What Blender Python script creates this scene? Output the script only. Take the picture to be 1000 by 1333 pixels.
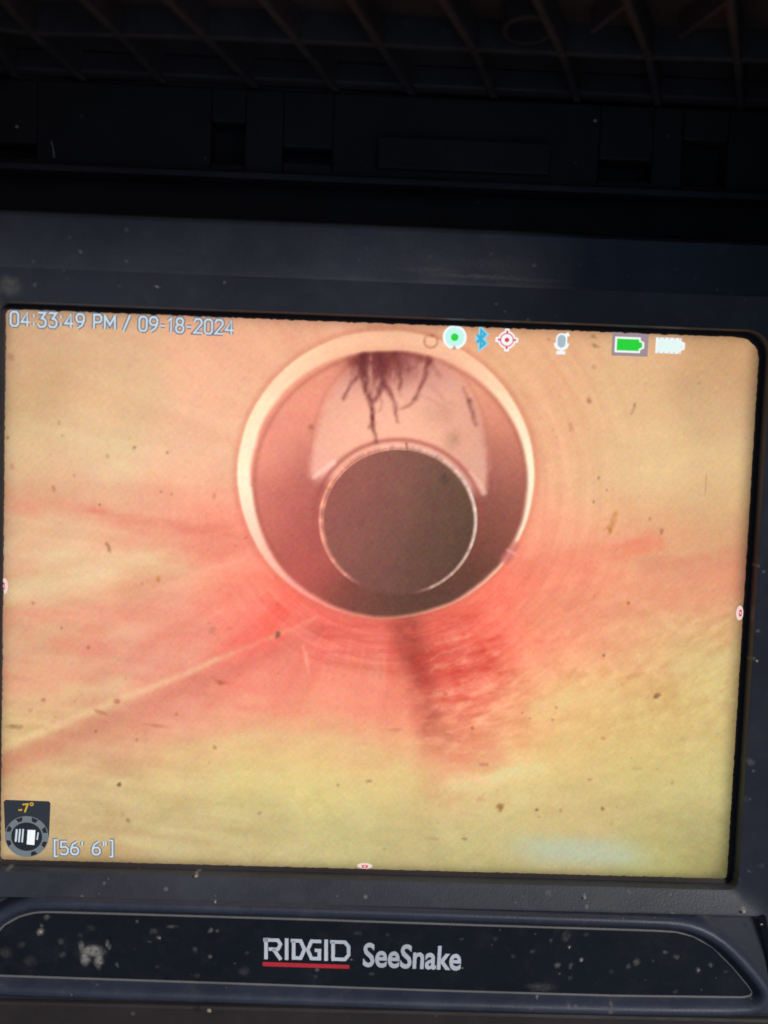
import bpy, bmesh, math, random
import numpy as np
from mathutils import Matrix, Vector

scn = bpy.context.scene
for o in list(bpy.data.objects): bpy.data.objects.remove(o)
COL = scn.collection
R = math.radians

# ------------------------------------------------------------------ stand, camera, light
TILT = R(60)                                   # the monitor leans back
BASE = (0.0, -74.0, -34.0)                     # mm: bottom rear edge of the housing, seen from the screen centre
ROOT_M = Matrix.Translation((0, 0, 0)) @ Matrix.Rotation(math.pi / 2 - TILT, 4, 'X')

cam_d = bpy.data.cameras.new('camera'); cam = bpy.data.objects.new('camera', cam_d); COL.objects.link(cam)
CR = [[0.999134, -0.034451, -0.023353], [0.036088, 0.996625, 0.073731], [0.020734, -0.07451, 0.997005]]
CP = [-3.149, 26.2303, 165.7487]
m = Matrix([[CR[i][0], CR[i][1], CR[i][2], (CP[i] - BASE[i]) * .001] for i in range(3)] + [[0, 0, 0, 1]])
cam.matrix_world = ROOT_M @ m
cam_d.sensor_fit = 'AUTO'; cam_d.sensor_width = 36; cam_d.lens = 1400 / 1333 * 36
cam_d.clip_start = .002; cam_d.clip_end = 200
cam_d.dof.use_dof = True; cam_d.dof.focus_distance = .1770; cam_d.dof.aperture_fstop = 12.5
scn.camera = cam

w = bpy.data.worlds.new('World'); scn.world = w; w.use_nodes = True
nt = w.node_tree; nt.nodes.clear()
sky = nt.nodes.new('ShaderNodeTexSky'); sky.sky_type = 'NISHITA'; sky.sun_disc = False
sd_dir = (ROOT_M.to_3x3() @ Vector((.52, .38, .765))).normalized()      # high over the viewer's right shoulder; the lid shades the upper half
el, az = math.asin(sd_dir.z), math.atan2(sd_dir.x, sd_dir.y)
sky.sun_elevation = el; sky.sun_rotation = az; sky.air_density = 1.0; sky.dust_density = 1.0
bg = nt.nodes.new('ShaderNodeBackground'); bg.inputs['Strength'].default_value = .05
wo = nt.nodes.new('ShaderNodeOutputWorld')
nt.links.new(sky.outputs[0], bg.inputs[0]); nt.links.new(bg.outputs[0], wo.inputs[0])
sd = bpy.data.lights.new('sun', 'SUN'); sd.energy = 2.6; sd.angle = R(12); sd.color = (1, .97, .93)
so = bpy.data.objects.new('sun', sd); COL.objects.link(so)
so.rotation_euler = sd_dir.to_track_quat('Z', 'Y').to_euler()
scn.view_settings.view_transform = 'Standard'; scn.view_settings.look = 'None'
scn.view_settings.exposure = 0; scn.view_settings.gamma = 1

# ------------------------------------------------------------------ helpers
def lin(c):
    return tuple((v / 12.92 if v <= .04045 else ((v + .055) / 1.055) ** 2.4) for v in (x / 255 for x in c))
def T(v): return ((v[0] - BASE[0]) * .001, (v[1] - BASE[1]) * .001, (v[2] - BASE[2]) * .001)

ROOT = bpy.data.objects.new('inspection_monitor', None); COL.objects.link(ROOT)
ROOT.matrix_world = ROOT_M
ROOT['label'] = 'black inspection monitor, ribbed lid raised above a lit screen showing inside of a pipe'
ROOT['category'] = 'monitor'

def obj(name, verts, faces, mats, parent=ROOT, mi=None, smooth=False, label=None, kind=None):
    """one mesh object; verts in mm, measured from the screen centre (x right, y up, z to the viewer)"""
    me = bpy.data.meshes.new(name)
    me.from_pydata([T(v) for v in verts], [], faces)
    for mm_ in (mats if isinstance(mats, (list, tuple)) else [mats]): me.materials.append(mm_)
    if mi is not None: me.polygons.foreach_set('material_index', mi)
    if smooth: me.polygons.foreach_set('use_smooth', [True] * len(me.polygons))
    me.update()
    o = bpy.data.objects.new(name, me); COL.objects.link(o); o.parent = parent
    if label: o['label'] = label
    if kind: o['kind'] = kind
    return o

def bm_obj(name, bm, mats, parent=ROOT, smooth=False, label=None, kind=None):
    bmesh.ops.recalc_face_normals(bm, faces=bm.faces)
    vs = [tuple(v.co) for v in bm.verts]; bm.verts.index_update()
    fs = [[v.index for v in f.verts] for f in bm.faces]
    mi = [f.material_index for f in bm.faces]
    bm.free()
    return obj(name, vs, fs, mats, parent, mi, smooth, label, kind)

def add_hexa(bm, bottom, top, bev=0.0, seg=2):
    """closed prism between two quads (lists of 4 points)"""
    b = [bm.verts.new(p) for p in bottom]; t = [bm.verts.new(p) for p in top]
    fs = [bm.faces.new(b[::-1]), bm.faces.new(t)]
    n = len(b)
    for i in range(n): fs.append(bm.faces.new((b[i], b[(i + 1) % n], t[(i + 1) % n], t[i])))
    if bev:
        es = list({e for f in fs for e in f.edges})
        bmesh.ops.bevel(bm, geom=es, offset=bev, segments=seg, affect='EDGES', profile=.5)

def add_box(bm, x0, x1, y0, y1, z0, z1, bev=.3):
    q = lambda z: [(x0, y0, z), (x1, y0, z), (x1, y1, z), (x0, y1, z)]
    add_hexa(bm, q(z0), q(z1), bev)

def rloop(x0, x1, y0, y1, r, z, n=8):
    """rounded rectangle, counter-clockwise; r = (tl, tr, br, bl)"""
    out = []
    for cx, cy, rr, a0 in ((x1 - r[1], y1 - r[1], r[1], 0), (x0 + r[0], y1 - r[0], r[0], 90),
                           (x0 + r[3], y0 + r[3], r[3], 180), (x1 - r[2], y0 + r[2], r[2], 270)):
        for k in range(n):
            a = R(a0 + 90 * k / (n - 1)); out.append((cx + rr * math.cos(a), cy + rr * math.sin(a), z))
    return out
def dens(loop, step=1.5):
    """resample long straight runs so every loop gets the same vertex count is NOT needed; used for ragged edges"""
    out = []
    for i, p in enumerate(loop):
        q = loop[(i + 1) % len(loop)]; d = math.dist(p, q); k = max(1, int(d / step))
        for j in range(k): out.append(tuple(p[a] + (q[a] - p[a]) * j / k for a in range(3)))
    return out
def loft(loops, closed=True):
    vs = [p for l in loops for p in l]; n = len(loops[0]); fs = []
    for k in range(len(loops) - 1):
        for i in range(n if closed else n - 1):
            j = (i + 1) % n
            fs.append((k * n + i, k * n + j, (k + 1) * n + j, (k + 1) * n + i))
    return vs, fs
def offset_poly(pts, d):
    """offset a closed counter-clockwise outline outward by d (mitred)"""
    n = len(pts); out = []
    for i in range(n):
        a, b, c = pts[i - 1], pts[i], pts[(i + 1) % n]
        e1 = (b[0] - a[0], b[1] - a[1]); e2 = (c[0] - b[0], c[1] - b[1])
        l1 = math.hypot(*e1) or 1; l2 = math.hypot(*e2) or 1
        n1 = (e1[1] / l1, -e1[0] / l1); n2 = (e2[1] / l2, -e2[0] / l2)
        s = 1 + n1[0] * n2[0] + n1[1] * n2[1]
        s = max(s, .35)
        out.append((b[0] + d * (n1[0] + n2[0]) / s, b[1] + d * (n1[1] + n2[1]) / s))
    return out
def catmull(pts, k=8, closed=True):
    n = len(pts); out = []
    for i in range(n if closed else n - 1):
        P = [pts[(i + j) % n] if closed else pts[min(max(i + j, 0), n - 1)] for j in (-1, 0, 1, 2)]
        for s in range(k):
            t = s / k
            out.append(tuple(.5 * (2 * P[1][a] + (P[2][a] - P[0][a]) * t + (2 * P[0][a] - 5 * P[1][a] + 4 * P[2][a] - P[3][a]) * t * t
                       + (3 * P[1][a] - P[0][a] - 3 * P[2][a] + P[3][a]) * t ** 3) for a in range(len(P[1]))))
    if not closed: out.append(tuple(pts[-1]))
    return out

# ------------------------------------------------------------------ materials
class NT:
    def __init__(s, name):
        s.m = bpy.data.materials.new(name); s.m.use_nodes = True; s.t = s.m.node_tree; s.t.nodes.clear()
        s.out = s.n('ShaderNodeOutputMaterial'); s.b = s.n('ShaderNodeBsdfPrincipled')
        s.l(s.b.outputs[0], s.out.inputs[0]); s.co = s.n('ShaderNodeTexCoord').outputs['Object']
    def n(s, t, **kw):
        x = s.t.nodes.new(t)
        for k, v in kw.items(): setattr(x, k, v)
        return x
    def l(s, a, b): s.t.links.new(a, b)
    def math(s, op, a, b=None, clamp=False):
        x = s.n('ShaderNodeMath', operation=op); x.use_clamp = clamp
        for i, v in enumerate((a, b)):
            if v is None: continue
            if isinstance(v, (int, float)): x.inputs[i].default_value = v
            else: s.l(v, x.inputs[i])
        return x.outputs[0]
    def noise(s, scale, detail=3, rough=.55, vec=None):
        x = s.n('ShaderNodeTexNoise'); x.inputs['Scale'].default_value = scale
        x.inputs['Detail'].default_value = detail; x.inputs['Roughness'].default_value = rough
        s.l(vec or s.co, x.inputs['Vector']); return x
    def ramp(s, v, a, b, lo=0., hi=1., smooth=True):
        x = s.n('ShaderNodeMapRange'); x.interpolation_type = 'SMOOTHSTEP' if smooth else 'LINEAR'
        s.l(v, x.inputs['Value'])
        for k, q in zip(('From Min', 'From Max', 'To Min', 'To Max'), (a, b, lo, hi)): x.inputs[k].default_value = q
        return x.outputs[0]
    def mix(s, f, a, b):
        x = s.n('ShaderNodeMix', data_type='RGBA')
        if isinstance(f, (int, float)): x.inputs[0].default_value = f
        else: s.l(f, x.inputs[0])
        for i, v in ((6, a), (7, b)):
            if isinstance(v, tuple): x.inputs[i].default_value = v + (1,) if len(v) == 3 else v
            else: s.l(v, x.inputs[i])
        return x.outputs[2]

def mark_mask(N, face_marks):
    """dried splashes, crumbs of dirt and painted-in sheen of their own shapes: (x, y, rx, ry, strength) in mm on the face"""
    wob = N.noise(900, 3).outputs['Color']
    sub = N.n('ShaderNodeVectorMath', operation='MULTIPLY_ADD')
    N.l(wob, sub.inputs[0]); sub.inputs[1].default_value = (.0011,) * 3; N.l(N.co, sub.inputs[2])
    acc = None
    for x, y, rx, ry, k in face_marks:
        p = T((x, y, 0))
        a = N.n('ShaderNodeVectorMath', operation='SUBTRACT'); N.l(sub.outputs[0], a.inputs[0]); a.inputs[1].default_value = (p[0] + .00055, p[1] + .00055, 0)
        b = N.n('ShaderNodeVectorMath', operation='MULTIPLY'); N.l(a.outputs[0], b.inputs[0]); b.inputs[1].default_value = (1000 / rx, 1000 / ry, 0)
        c = N.n('ShaderNodeVectorMath', operation='LENGTH'); N.l(b.outputs[0], c.inputs[0])
        v = N.ramp(c.outputs['Value'], .25, 1.3, k * 1.15, 0)
        acc = v if acc is None else N.math('MAXIMUM', acc, v)
    return acc

def plastic(name, base, rough=.5, spec=.4, dust=.0, specks=0., face_marks=None, dustc=(.23, .215, .19), bump=.2, gr=2600, bd=.00012, tint=None):
    N = NT(name)
    big = N.noise(60, 4).outputs['Fac']; fine = N.noise(gr, 2).outputs['Fac']
    c = N.mix(N.ramp(big, .3, .75), tuple(v * .82 for v in base), tuple(v * 1.2 for v in base))
    f = N.math('MULTIPLY', N.ramp(N.noise(330, 6, .7).outputs['Fac'], .45, .78), dust)
    if specks:
        for sc, th, k, sd_ in ((420, .2, .55, 0.), (900, .2, .4, .13)):
            mp = N.n('ShaderNodeVectorMath', operation='ADD'); N.l(N.co, mp.inputs[0]); mp.inputs[1].default_value = (sd_, sd_ * 2, sd_)
            vo = N.n('ShaderNodeTexVoronoi'); vo.inputs['Scale'].default_value = sc; N.l(mp.outputs[0], vo.inputs['Vector'])
            sep = N.n('ShaderNodeSeparateColor'); N.l(vo.outputs['Color'], sep.inputs[0])
            on = N.ramp(sep.outputs[0], .86, .99); sz = N.math('MULTIPLY', on, th)
            s1 = N.math('GREATER_THAN', N.math('SUBTRACT', sz, vo.outputs['Distance']), 0)
            sm = N.n('ShaderNodeMapRange'); sm.interpolation_type = 'SMOOTHSTEP'
            N.l(N.math('DIVIDE', vo.outputs['Distance'], N.math('ADD', sz, .0001)), sm.inputs['Value'])
            sm.inputs['From Min'].default_value = .3; sm.inputs['From Max'].default_value = 1; sm.inputs['To Min'].default_value = k * specks; sm.inputs['To Max'].default_value = 0
            f = N.math('MAXIMUM', f, sm.outputs[0])
    if face_marks: f = N.math('MAXIMUM', f, N.math('MULTIPLY', mark_mask(N, face_marks), N.ramp(N.noise(1500, 5, .7).outputs['Fac'], .32, .62, .35, 1.15)))
    dn = N.mix(N.noise(700, 3).outputs['Fac'], tuple(v * .6 for v in dustc), tuple(v * 1.35 for v in dustc))
    N.l(N.mix(f, c, dn), N.b.inputs['Base Color'])
    N.l(N.math('ADD', N.math('MULTIPLY', N.ramp(N.noise(150, 4).outputs['Fac'], .3, .7), .16), N.math('ADD', N.math('MULTIPLY', f, .5), rough - .08), True), N.b.inputs['Roughness'])
    N.b.inputs['Specular IOR Level'].default_value = spec
    bp = N.n('ShaderNodeBump'); bp.inputs['Strength'].default_value = bump; bp.inputs['Distance'].default_value = bd
    N.l(N.math('ADD', fine, N.math('MULTIPLY', f, 1.2)), bp.inputs['Height']); N.l(bp.outputs[0], N.b.inputs['Normal'])
    return N.m

def emit(name, rgb, strength=1.):
    """a lit pixel colour of the display"""
    N = NT(name)
    f = N.noise(4000, 1).outputs['Fac']
    c = lin(rgb)
    N.l(N.mix(f, tuple(v * .9 for v in c), tuple(min(1, v * 1.06) for v in c)), N.b.inputs['Emission Color'])
    N.b.inputs['Base Color'].default_value = (.012, .012, .012, 1); N.b.inputs['Emission Strength'].default_value = strength
    N.b.inputs['Roughness'].default_value = .5; N.b.inputs['Specular IOR Level'].default_value = .15
    return N.m

def ell(px, k): return px * k
BEZEL_STAINS_SHEEN = []
for (x, y), r, k in (
    ((-26.45, -43.40), .42, .75), ((-23.22, -46.90), .33, .6), ((-43.69, -46.74), .3, .45), ((-55.70, -43.55), .4, .5), ((34.13, -44.98), .36, .7),
    ((34.43, -46.20), .26, .5), ((58.94, -46.20), .5, .8), ((61.82, -48.10), .36, .9), ((52.54, -47.85), .9, .28), ((53.99, -47.93), .7, .25),
    ((28.59, -44.63), .4, .25), ((41.18, -44.05), .3, .3), ((47.92, -46.86), .3, .35), ((49.64, -41.29), .3, .3), ((57.92, -44.36), .9, .16), ((58.42, -41.85), .6, .22),
    ((59.06, -22.87), .75, .34), ((58.46, 7.86), .35, .5), ((59.09, -2.20), .35, .45), ((58.66, -6.75), .38, .55), ((59.76, -24.43), .25, .4), ((59.90, -40.33), .28, .5), ((58.84, -28.96), .5, .12), ((61.63, -39.06), .5, .16),
    ((-38.66, 50.11), .28, .32), ((-34.28, 46.58), .33, .42), ((-39.83, 46.48), .24, .25), ((-24.19, 47.54), .3, .4), ((-52.27, 46.11), .35, .3), ((-38.41, 54.37), .3, .28), ((-46.83, 53.04), .3, .16), ((-52.30, 49.35), .3, .18), ((-47.40, 47.24), .3, .16),
    ((21.47, 51.73), .34, .45), ((16.35, 46.00), .22, .5), ((49.25, 49.21), .3, .35), ((53.64, 48.01), .3, .3), ((17.78, 45.03), .2, .4), ((28.13, 52.03), .4, .14), ((42.72, 51.93), .3, .3), ((45.66, 50.91), .3, .25),
    ((51.32, 48.77), .35, .18), ((21.39, 46.99), .25, .2), ((28.37, 57.15), .25, .25), ((6.05, 52.32), .5, .12), ((15.10, 53.12), .4, .12)):
    BEZEL_STAINS_SHEEN.append((x, y, r, r * .9, k))
x, y = (-55.99, 45.85); BEZEL_STAINS_SHEEN.append((x, y, 1.9, 1.5, .3))  # screen light reflected in the corner, painted in as a faint patch
for (x, y), rx, ry, k in (((14.22, 49.76), 8, .3, .16), ((22.26, 49.51), 6, .25, .14), ((6.16, 50.40), 5, .4, .07), ((15.19, 51.59), 7, 1.2, .05)): BEZEL_STAINS_SHEEN.append((x, y, rx, ry, k))  # worn crease line, plus a soft sheen painted in as a pale patch
PANEL_STAINS = []
for (x, y), rx, ry, k in (
    ((-50.10, -52.69), .55, .6, .55), ((-49.88, -51.70), .35, .35, .3), ((-49.19, -50.33), .45, .55, .35), ((-46.90, -54.08), .6, .6, .14), ((-55.38, -56.14), 1.1, .9, .11), ((-51.58, -57.40), 1.1, .9, .1), ((-46.63, -56.29), .6, .6, .14),
    ((-53.03, -54.85), .6, .5, .1), ((-42.43, -51.87), .8, .6, .08), ((-44.07, -53.14), .5, .5, .1), ((-35.24, -50.57), .33, .3, .35), ((-32.72, -52.11), .65, .5, .2), ((-31.75, -53.19), .45, .42, .4), ((-33.28, -53.72), .3, .3, .15),
    ((-29.89, -51.29), 1.0, .28, .28), ((-23.94, -51.75), .45, .35, .5), ((-22.87, -51.85), .35, .28, .4), ((-26.24, -55.02), .5, .45, .2), ((-18.13, -55.31), .4, .3, .22), ((-38.31, -57.80), .35, .35, .28), ((-32.01, -57.89), .4, .25, .12), ((-18.53, -58.16), .9, .8, .1), ((-26.03, -59.10), .5, .5, .12),
    ((-42.14, -55.55), 1.9, 1.1, .95), ((-43.19, -56.69), .8, 1.3, .75), ((-41.05, -57.13), .75, 1.2, .9), ((-39.67, -54.50), .35, .75, .6), ((-43.81, -54.86), .5, .9, .5), ((-42.25, -55.80), 2.6, 1.9, .08),
    ((31.51, -51.29), .75, 1.0, .16), ((32.08, -53.02), .33, .36, .4), ((34.12, -55.08), .34, .34, .7), ((30.29, -56.05), .45, .4, .38), ((32.47, -56.00), .42, .5, .32), ((29.14, -52.10), .25, .3, .25),
    ((42.85, -55.23), .6, .5, .32), ((41.55, -55.89), .38, .38, .26), ((47.23, -53.37), .45, .4, .25), ((48.98, -54.20), .45, .4, .25), ((52.62, -56.23), .5, .5, .4), ((54.52, -55.31), .45, .45, .32), ((57.01, -56.25), .4, .3, .18),
    ((28.04, -59.60), 2.4, .8, .15), ((49.30, -59.82), .4, .4, .2), ((38.93, -56.83), .5, .4, .12), ((34.64, -50.96), .4, .35, .12), ((26.44, -53.79), .4, .4, .12), ((23.35, -54.74), .4, .4, .12), ((32.57, -58.12), .5, .4, .12), ((45.37, -54.79), .3, .3, .14),
    ((-1.61, -56.00), .2, .2, .2), ((-1.04, -51.65), .8, .4, .1), ((1.34, -58.03), .4, .3, .14), ((3.63, -51.77), .4, .3, .12), ((15.05, -52.09), .4, .3, .12), ((20.45, -51.95), .5, .4, .1), ((-7.52, -58.63), .4, .3, .12)):
    PANEL_STAINS.append((x, y, rx, ry, k))
RIDGE_STAINS = [(x, y, r, r * .9, k) for (x, y), r, k in (((-23.56, -63.41), .62, .95), ((-17.29, -59.82), .45, .45), ((45.61, -60.11), .42, .6), ((32.04, -61.68), .4, .35), ((38.67, -62.63), .45, .3), ((-36.03, -62.74), .27, .6),
    ((-44.72, -61.73), .25, .35), ((-37.86, -65.48), .5, .4), ((31.87, -60.57), .25, .4), ((27.35, -60.93), .2, .6), ((38.85, -61.51), .4, .35), ((26.34, -62.31), .4, .2), ((52.66, -47.25), .95, .3), ((59.10, -50.76), .3, .3), ((-26.77, -46.20), .5, .25), ((-47.50, -46.28), .4, .25))]

M_bezel = plastic('bezel_plastic', (.029, .032, .044), .44, .4, dust=.05, specks=.8, face_marks=BEZEL_STAINS_SHEEN)
M_ridge = plastic('ridge_plastic', (.028, .034, .056), .45, .45, dust=.07, specks=.9, face_marks=RIDGE_STAINS, dustc=(.27, .22, .16))
M_dark = plastic('dark_plastic', (.026, .020, .020), .6, .3, dust=.02, specks=.4)  # one even dark base colour
M_lid = plastic('lid_plastic', (.052, .040, .042), .6, .3, dust=.05, specks=.3)
M_rib = plastic('dusty_rib_plastic', (.056, .044, .044), .7, .3, dust=.3, specks=.5, dustc=(.15, .13, .115))
M_gasket = plastic('gasket_rubber', (.034, .025, .024), .65, .3, dust=.03)
M_panel = plastic('glossy_panel_plastic', (.0075, .008, .0105), .22, .5, dust=.035, specks=.7, face_marks=PANEL_STAINS, bump=.06, bd=.00005)
M_trim = plastic('worn_trim_line', (.14, .135, .135), .55, .4, dust=.5, dustc=(.2, .18, .15))
M_white = plastic('white_print', (.56, .60, .66), .5, .4, dust=.25, dustc=(.25, .24, .23), bump=.05)
M_red = plastic('red_print', (.50, .022, .035), .5, .4, dust=.12, dustc=(.3, .12, .1), bump=.05)
M_scratch = plastic('pale_chip', (.35, .33, .33), .6, .3)
M_crumb = plastic('dry_dirt', (.36, .31, .23), .9, .1)

# ------------------------------------------------------------------ housing and bezel
W, H = 57.6, 42.86
def ring(l, r, t, b, z, rad): return rloop(-W - l, W + r, -H - b, H + t, rad, z)
L = [ring(.5, .75, .65, .55, -.6, (1.6, 3.6, 1.4, 1.0)),
     ring(.6, .85, .75, .65, 1.9, (1.7, 3.7, 1.5, 1.1)),
     ring(.75, 1.0, .85, .8, 2.35, (1.8, 3.8, 1.6, 1.2)),
     ring(1.15, 1.35, 1.2, 1.1, 2.55, (2.1, 4.1, 1.9, 1.5)),
     ring(5.8, 5.8, 5.2, 3.75, 4.1, (4, 6, 3, 3)),
     ring(6.2, 6.2, 5.6, 4.05, 4.35, (4.2, 6.2, 3.2, 3.2)),
     ring(6.9, 6.9, 6.2, 4.4, 4.3, (4.6, 6.6, 3.5, 3.5)),
     ring(12.5, 12.5, 12.9, 20.3, 5.6, (7, 7, 6, 6)),
     ring(13.2, 13.2, 13.4, 21.0, 5.3, (7.4, 7.4, 6.4, 6.4)),
     ring(13.6, 13.6, 13.8, 21.4, 4.5, (7.6, 7.6, 6.6, 6.6)),
     ring(14.0, 14.0, 14.2, 22.0, -9.0, (7.8, 7.8, 7, 7))]
L = [[(x, y, z - (2.4 if k >= 6 and y < -H - 4.3 and z > 0 else 0)) for x, y, z in l] for k, l in enumerate(L)]
vs, fs = loft(L)
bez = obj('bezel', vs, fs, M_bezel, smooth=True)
md = bez.modifiers.new('edges', 'EDGE_SPLIT'); md.split_angle = R(26)
# housing behind it
hl = [ring(13, 13, 13.2, 21, -8.8, (7.5, 7.5, 6.6, 6.6)), ring(16, 16, 15.2, 24, -9.4, (8, 8, 8, 8)), ring(17, 17, 16, 25, -11, (8.5, 8.5, 8.5, 8.5)),
      ring(17, 17, 16, 31, -30, (9, 9, 9, 9)), ring(14, 14, 14, 29, -34, (9, 9, 9, 9))]
vs, fs = loft(hl); n = len(hl[0]); fs.append(tuple(range(4 * n, 5 * n))[::-1])
obj('housing', vs, fs, M_dark, smooth=False)
# rubber gasket between the display and the bezel wall, its lip a little ragged
rnd = random.Random(4)
gl = dens(ring(-.02, -.02, -.02, -.02, .12, (.9, 3.3, .7, .5)), .45)
def rag(p, k):
    a = (math.sin(p[0] * 2.1) + math.sin(p[0] * 5.3 + 1) + math.sin(p[1] * 3.7) + math.sin(p[1] * 7.9 + 2)) * .03 + rnd.uniform(-.07, .07)
    return (p[0] - math.copysign(a, p[0]) * (abs(p[0]) > W - 4), p[1] - math.copysign(a * 1.1, p[1]) * (abs(p[1]) > H - 4), k)
inner = [rag(p, .12) for p in gl]
up = [(p[0] * 1.0022, p[1] * 1.0030, .3) for p in gl]
out_ = [(p[0] * 1.018, p[1] * 1.022, .32) for p in gl]
low = [(p[0] * 1.018, p[1] * 1.022, -.5) for p in gl]
lowi = [(p[0], p[1], .06) for p in inner]
vs, fs = loft([low, lowi, inner, up, out_])
obj('gasket', vs, fs, M_gasket)

# ------------------------------------------------------------------ brand panel
PO = [(-49.32, -49.35), (-32.77, -49.40), (-9.00, -49.51), (19.75, -49.74), (45.10, -49.88), (48.74, -49.97), (51.57, -50.65), (54.70, -52.31), (57.93, -55.35), (60.67, -58.41), (61.48, -59.52), (61.16, -60.28), (59.83, -60.57),
      (39.62, -60.82), (10.58, -60.67), (-20.63, -60.33), (-56.29, -59.99), (-58.65, -59.80), (-60.31, -59.22), (-60.32, -57.75), (-58.11, -54.37), (-55.78, -51.61), (-53.44, -50.20), (-51.09, -49.52)]
PO = [tuple(p) for p in PO][::-1]                       # counter-clockwise
po = []
raw = PO
for i, p in enumerate(raw):                              # keep corners crisp, ease the curves
    po.append(p)
def ridge_h(k): return 4.6
prof = [(-.35, 3.0), (0, 3.55), (.35, 4.1), (.75, 4.8), (1.25, 5.3), (1.8, 5.4), (2.3, 5.2), (2.7, 4.5), (3.0, 2.0)]
loops = [[(q[0], q[1], z) for q in offset_poly(po, d)] for d, z in prof]
loops = [[tuple(v) for v in l] for l in loops]
vs, fs = loft(loops)
sur = obj('panel_surround', vs, fs, M_ridge, smooth=True)
md = sur.modifiers.new('round', 'SUBSURF'); md.levels = 1; md.render_levels = 1
pv = [(q[0], q[1], 3.6) for q in offset_poly(po, .3)]
pb = [(q[0], q[1], 3.0) for q in offset_poly(po, .3)]
vs, fs = loft([pb, pv]); n = len(pv); fs.append(tuple(range(n, 2 * n)))
panel = obj('brand_panel', vs, fs, M_panel)
tl = [[(q[0], q[1], z) for q in offset_poly(po, d)] for d, z in ((-.30, 3.62), (-.22, 3.78), (-.08, 3.82), (.06, 3.66))]
vs, fs = loft(tl)
obj('trim_line', vs, fs, M_trim, panel, smooth=True)
# lower shelf of the case below the ridge
bm = bmesh.new(); add_box(bm, -66, 66, -H - 40, -H - 21.3, -12, 3.2, .6); bm_obj('lower_case', bm, M_dark)

def stroke(bm, pts, wd, z, mi=0, closed=False):
    """flat mitred stroke along pts"""
    n = len(pts); Lf, Rt = [], []
    for i in range(n):
        a = pts[i - 1] if (i or closed) else None; b = pts[i]; c = pts[(i + 1) % n] if (i < n - 1 or closed) else None
        ns = []
        for p, q in ((a, b), (b, c)):
            if p is None or q is None: continue
            d = (q[0] - p[0], q[1] - p[1]); l = math.hypot(*d) or 1; ns.append((-d[1] / l, d[0] / l))
        if len(ns) == 1: nx, ny, s = ns[0][0], ns[0][1], 1
        else:
            nx, ny = ns[0][0] + ns[1][0], ns[0][1] + ns[1][1]; s = max(.4, 1 + ns[0][0] * ns[1][0] + ns[0][1] * ns[1][1])
            nx, ny = nx / s, ny / s
        Lf.append(bm.verts.new((b[0] + nx * wd / 2, b[1] + ny * wd / 2, z))); Rt.append(bm.verts.new((b[0] - nx * wd / 2, b[1] - ny * wd / 2, z)))
    for i in range(n if closed else n - 1):
        j = (i + 1) % n
        f = bm.faces.new((Rt[i], Rt[j], Lf[j], Lf[i])); f.material_index = mi
def poly(bm, pts, z, mi=0):
    f = bm.faces.new([bm.verts.new((p[0], p[1], z)) for p in pts]); f.material_index = mi
def disc(bm, c, r, z, mi=0, n=28, ry=None, a0=0, a1=360):
    full = abs(a1 - a0) >= 360
    ps = [(c[0] + r * math.cos(R(a0 + (a1 - a0) * k / n)), c[1] + (ry or r) * math.sin(R(a0 + (a1 - a0) * k / n))) for k in range(n if full else n + 1)]
    poly(bm, ps, z, mi)
def flat_obj(name, bm, mats, parent, label=None):
    for f in bm.faces:
        f.normal_update()
        if f.normal.z < 0: f.normal_flip()
    vs = [tuple(v.co) for v in bm.verts]; bm.verts.index_update()
    fs = [[v.index for v in f.verts] for f in bm.faces]; mi = [f.material_index for f in bm.faces]; bm.free()
    return obj(name, vs, fs, mats, parent, mi, label=label)

def text_polys(s, size, bold=0., extrude=0.):
    cu = bpy.data.curves.new('lettering', 'FONT'); cu.body = s; cu.size = size; cu.offset = bold; cu.resolution_u = 4
    cu.fill_mode = 'FRONT'
    to = bpy.data.objects.new('lettering', cu); COL.objects.link(to)
    dg = bpy.context.evaluated_depsgraph_get(); me = bpy.data.meshes.new_from_object(to.evaluated_get(dg))
    vs = [tuple(v.co) for v in me.vertices]; fs = [tuple(p.vertices) for p in me.polygons]
    bpy.data.objects.remove(to); bpy.data.curves.remove(cu); bpy.data.meshes.remove(me)
    return vs, fs
def text_into(bm, s, a, b, h, z, mi=0, bold=0., ref=None):
    """text whose baseline runs from a to b (mm) with capital height h"""
    vs, fs = text_polys(s, 1., bold)
    v0, _ = (vs, fs) if not bold else text_polys(s, 1., 0)
    x0, x1 = min(v[0] for v in v0), max(v[0] for v in v0)
    hv, _ = text_polys('H', 1., 0); hh = max(v[1] for v in hv)
    ux, uy = b[0] - a[0], b[1] - a[1]; l = math.hypot(ux, uy)
    nx, ny = -uy / l, ux / l
    P = []
    for v in vs:
        t = (v[0] - x0) / (x1 - x0); q = v[1] / hh * h
        P.append(bm.verts.new((a[0] + ux * t + nx * q, a[1] + uy * t + ny * q, z)))
    for f in fs:
        try: bm.faces.new([P[i] for i in f]).material_index = mi
        except ValueError: pass

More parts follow.
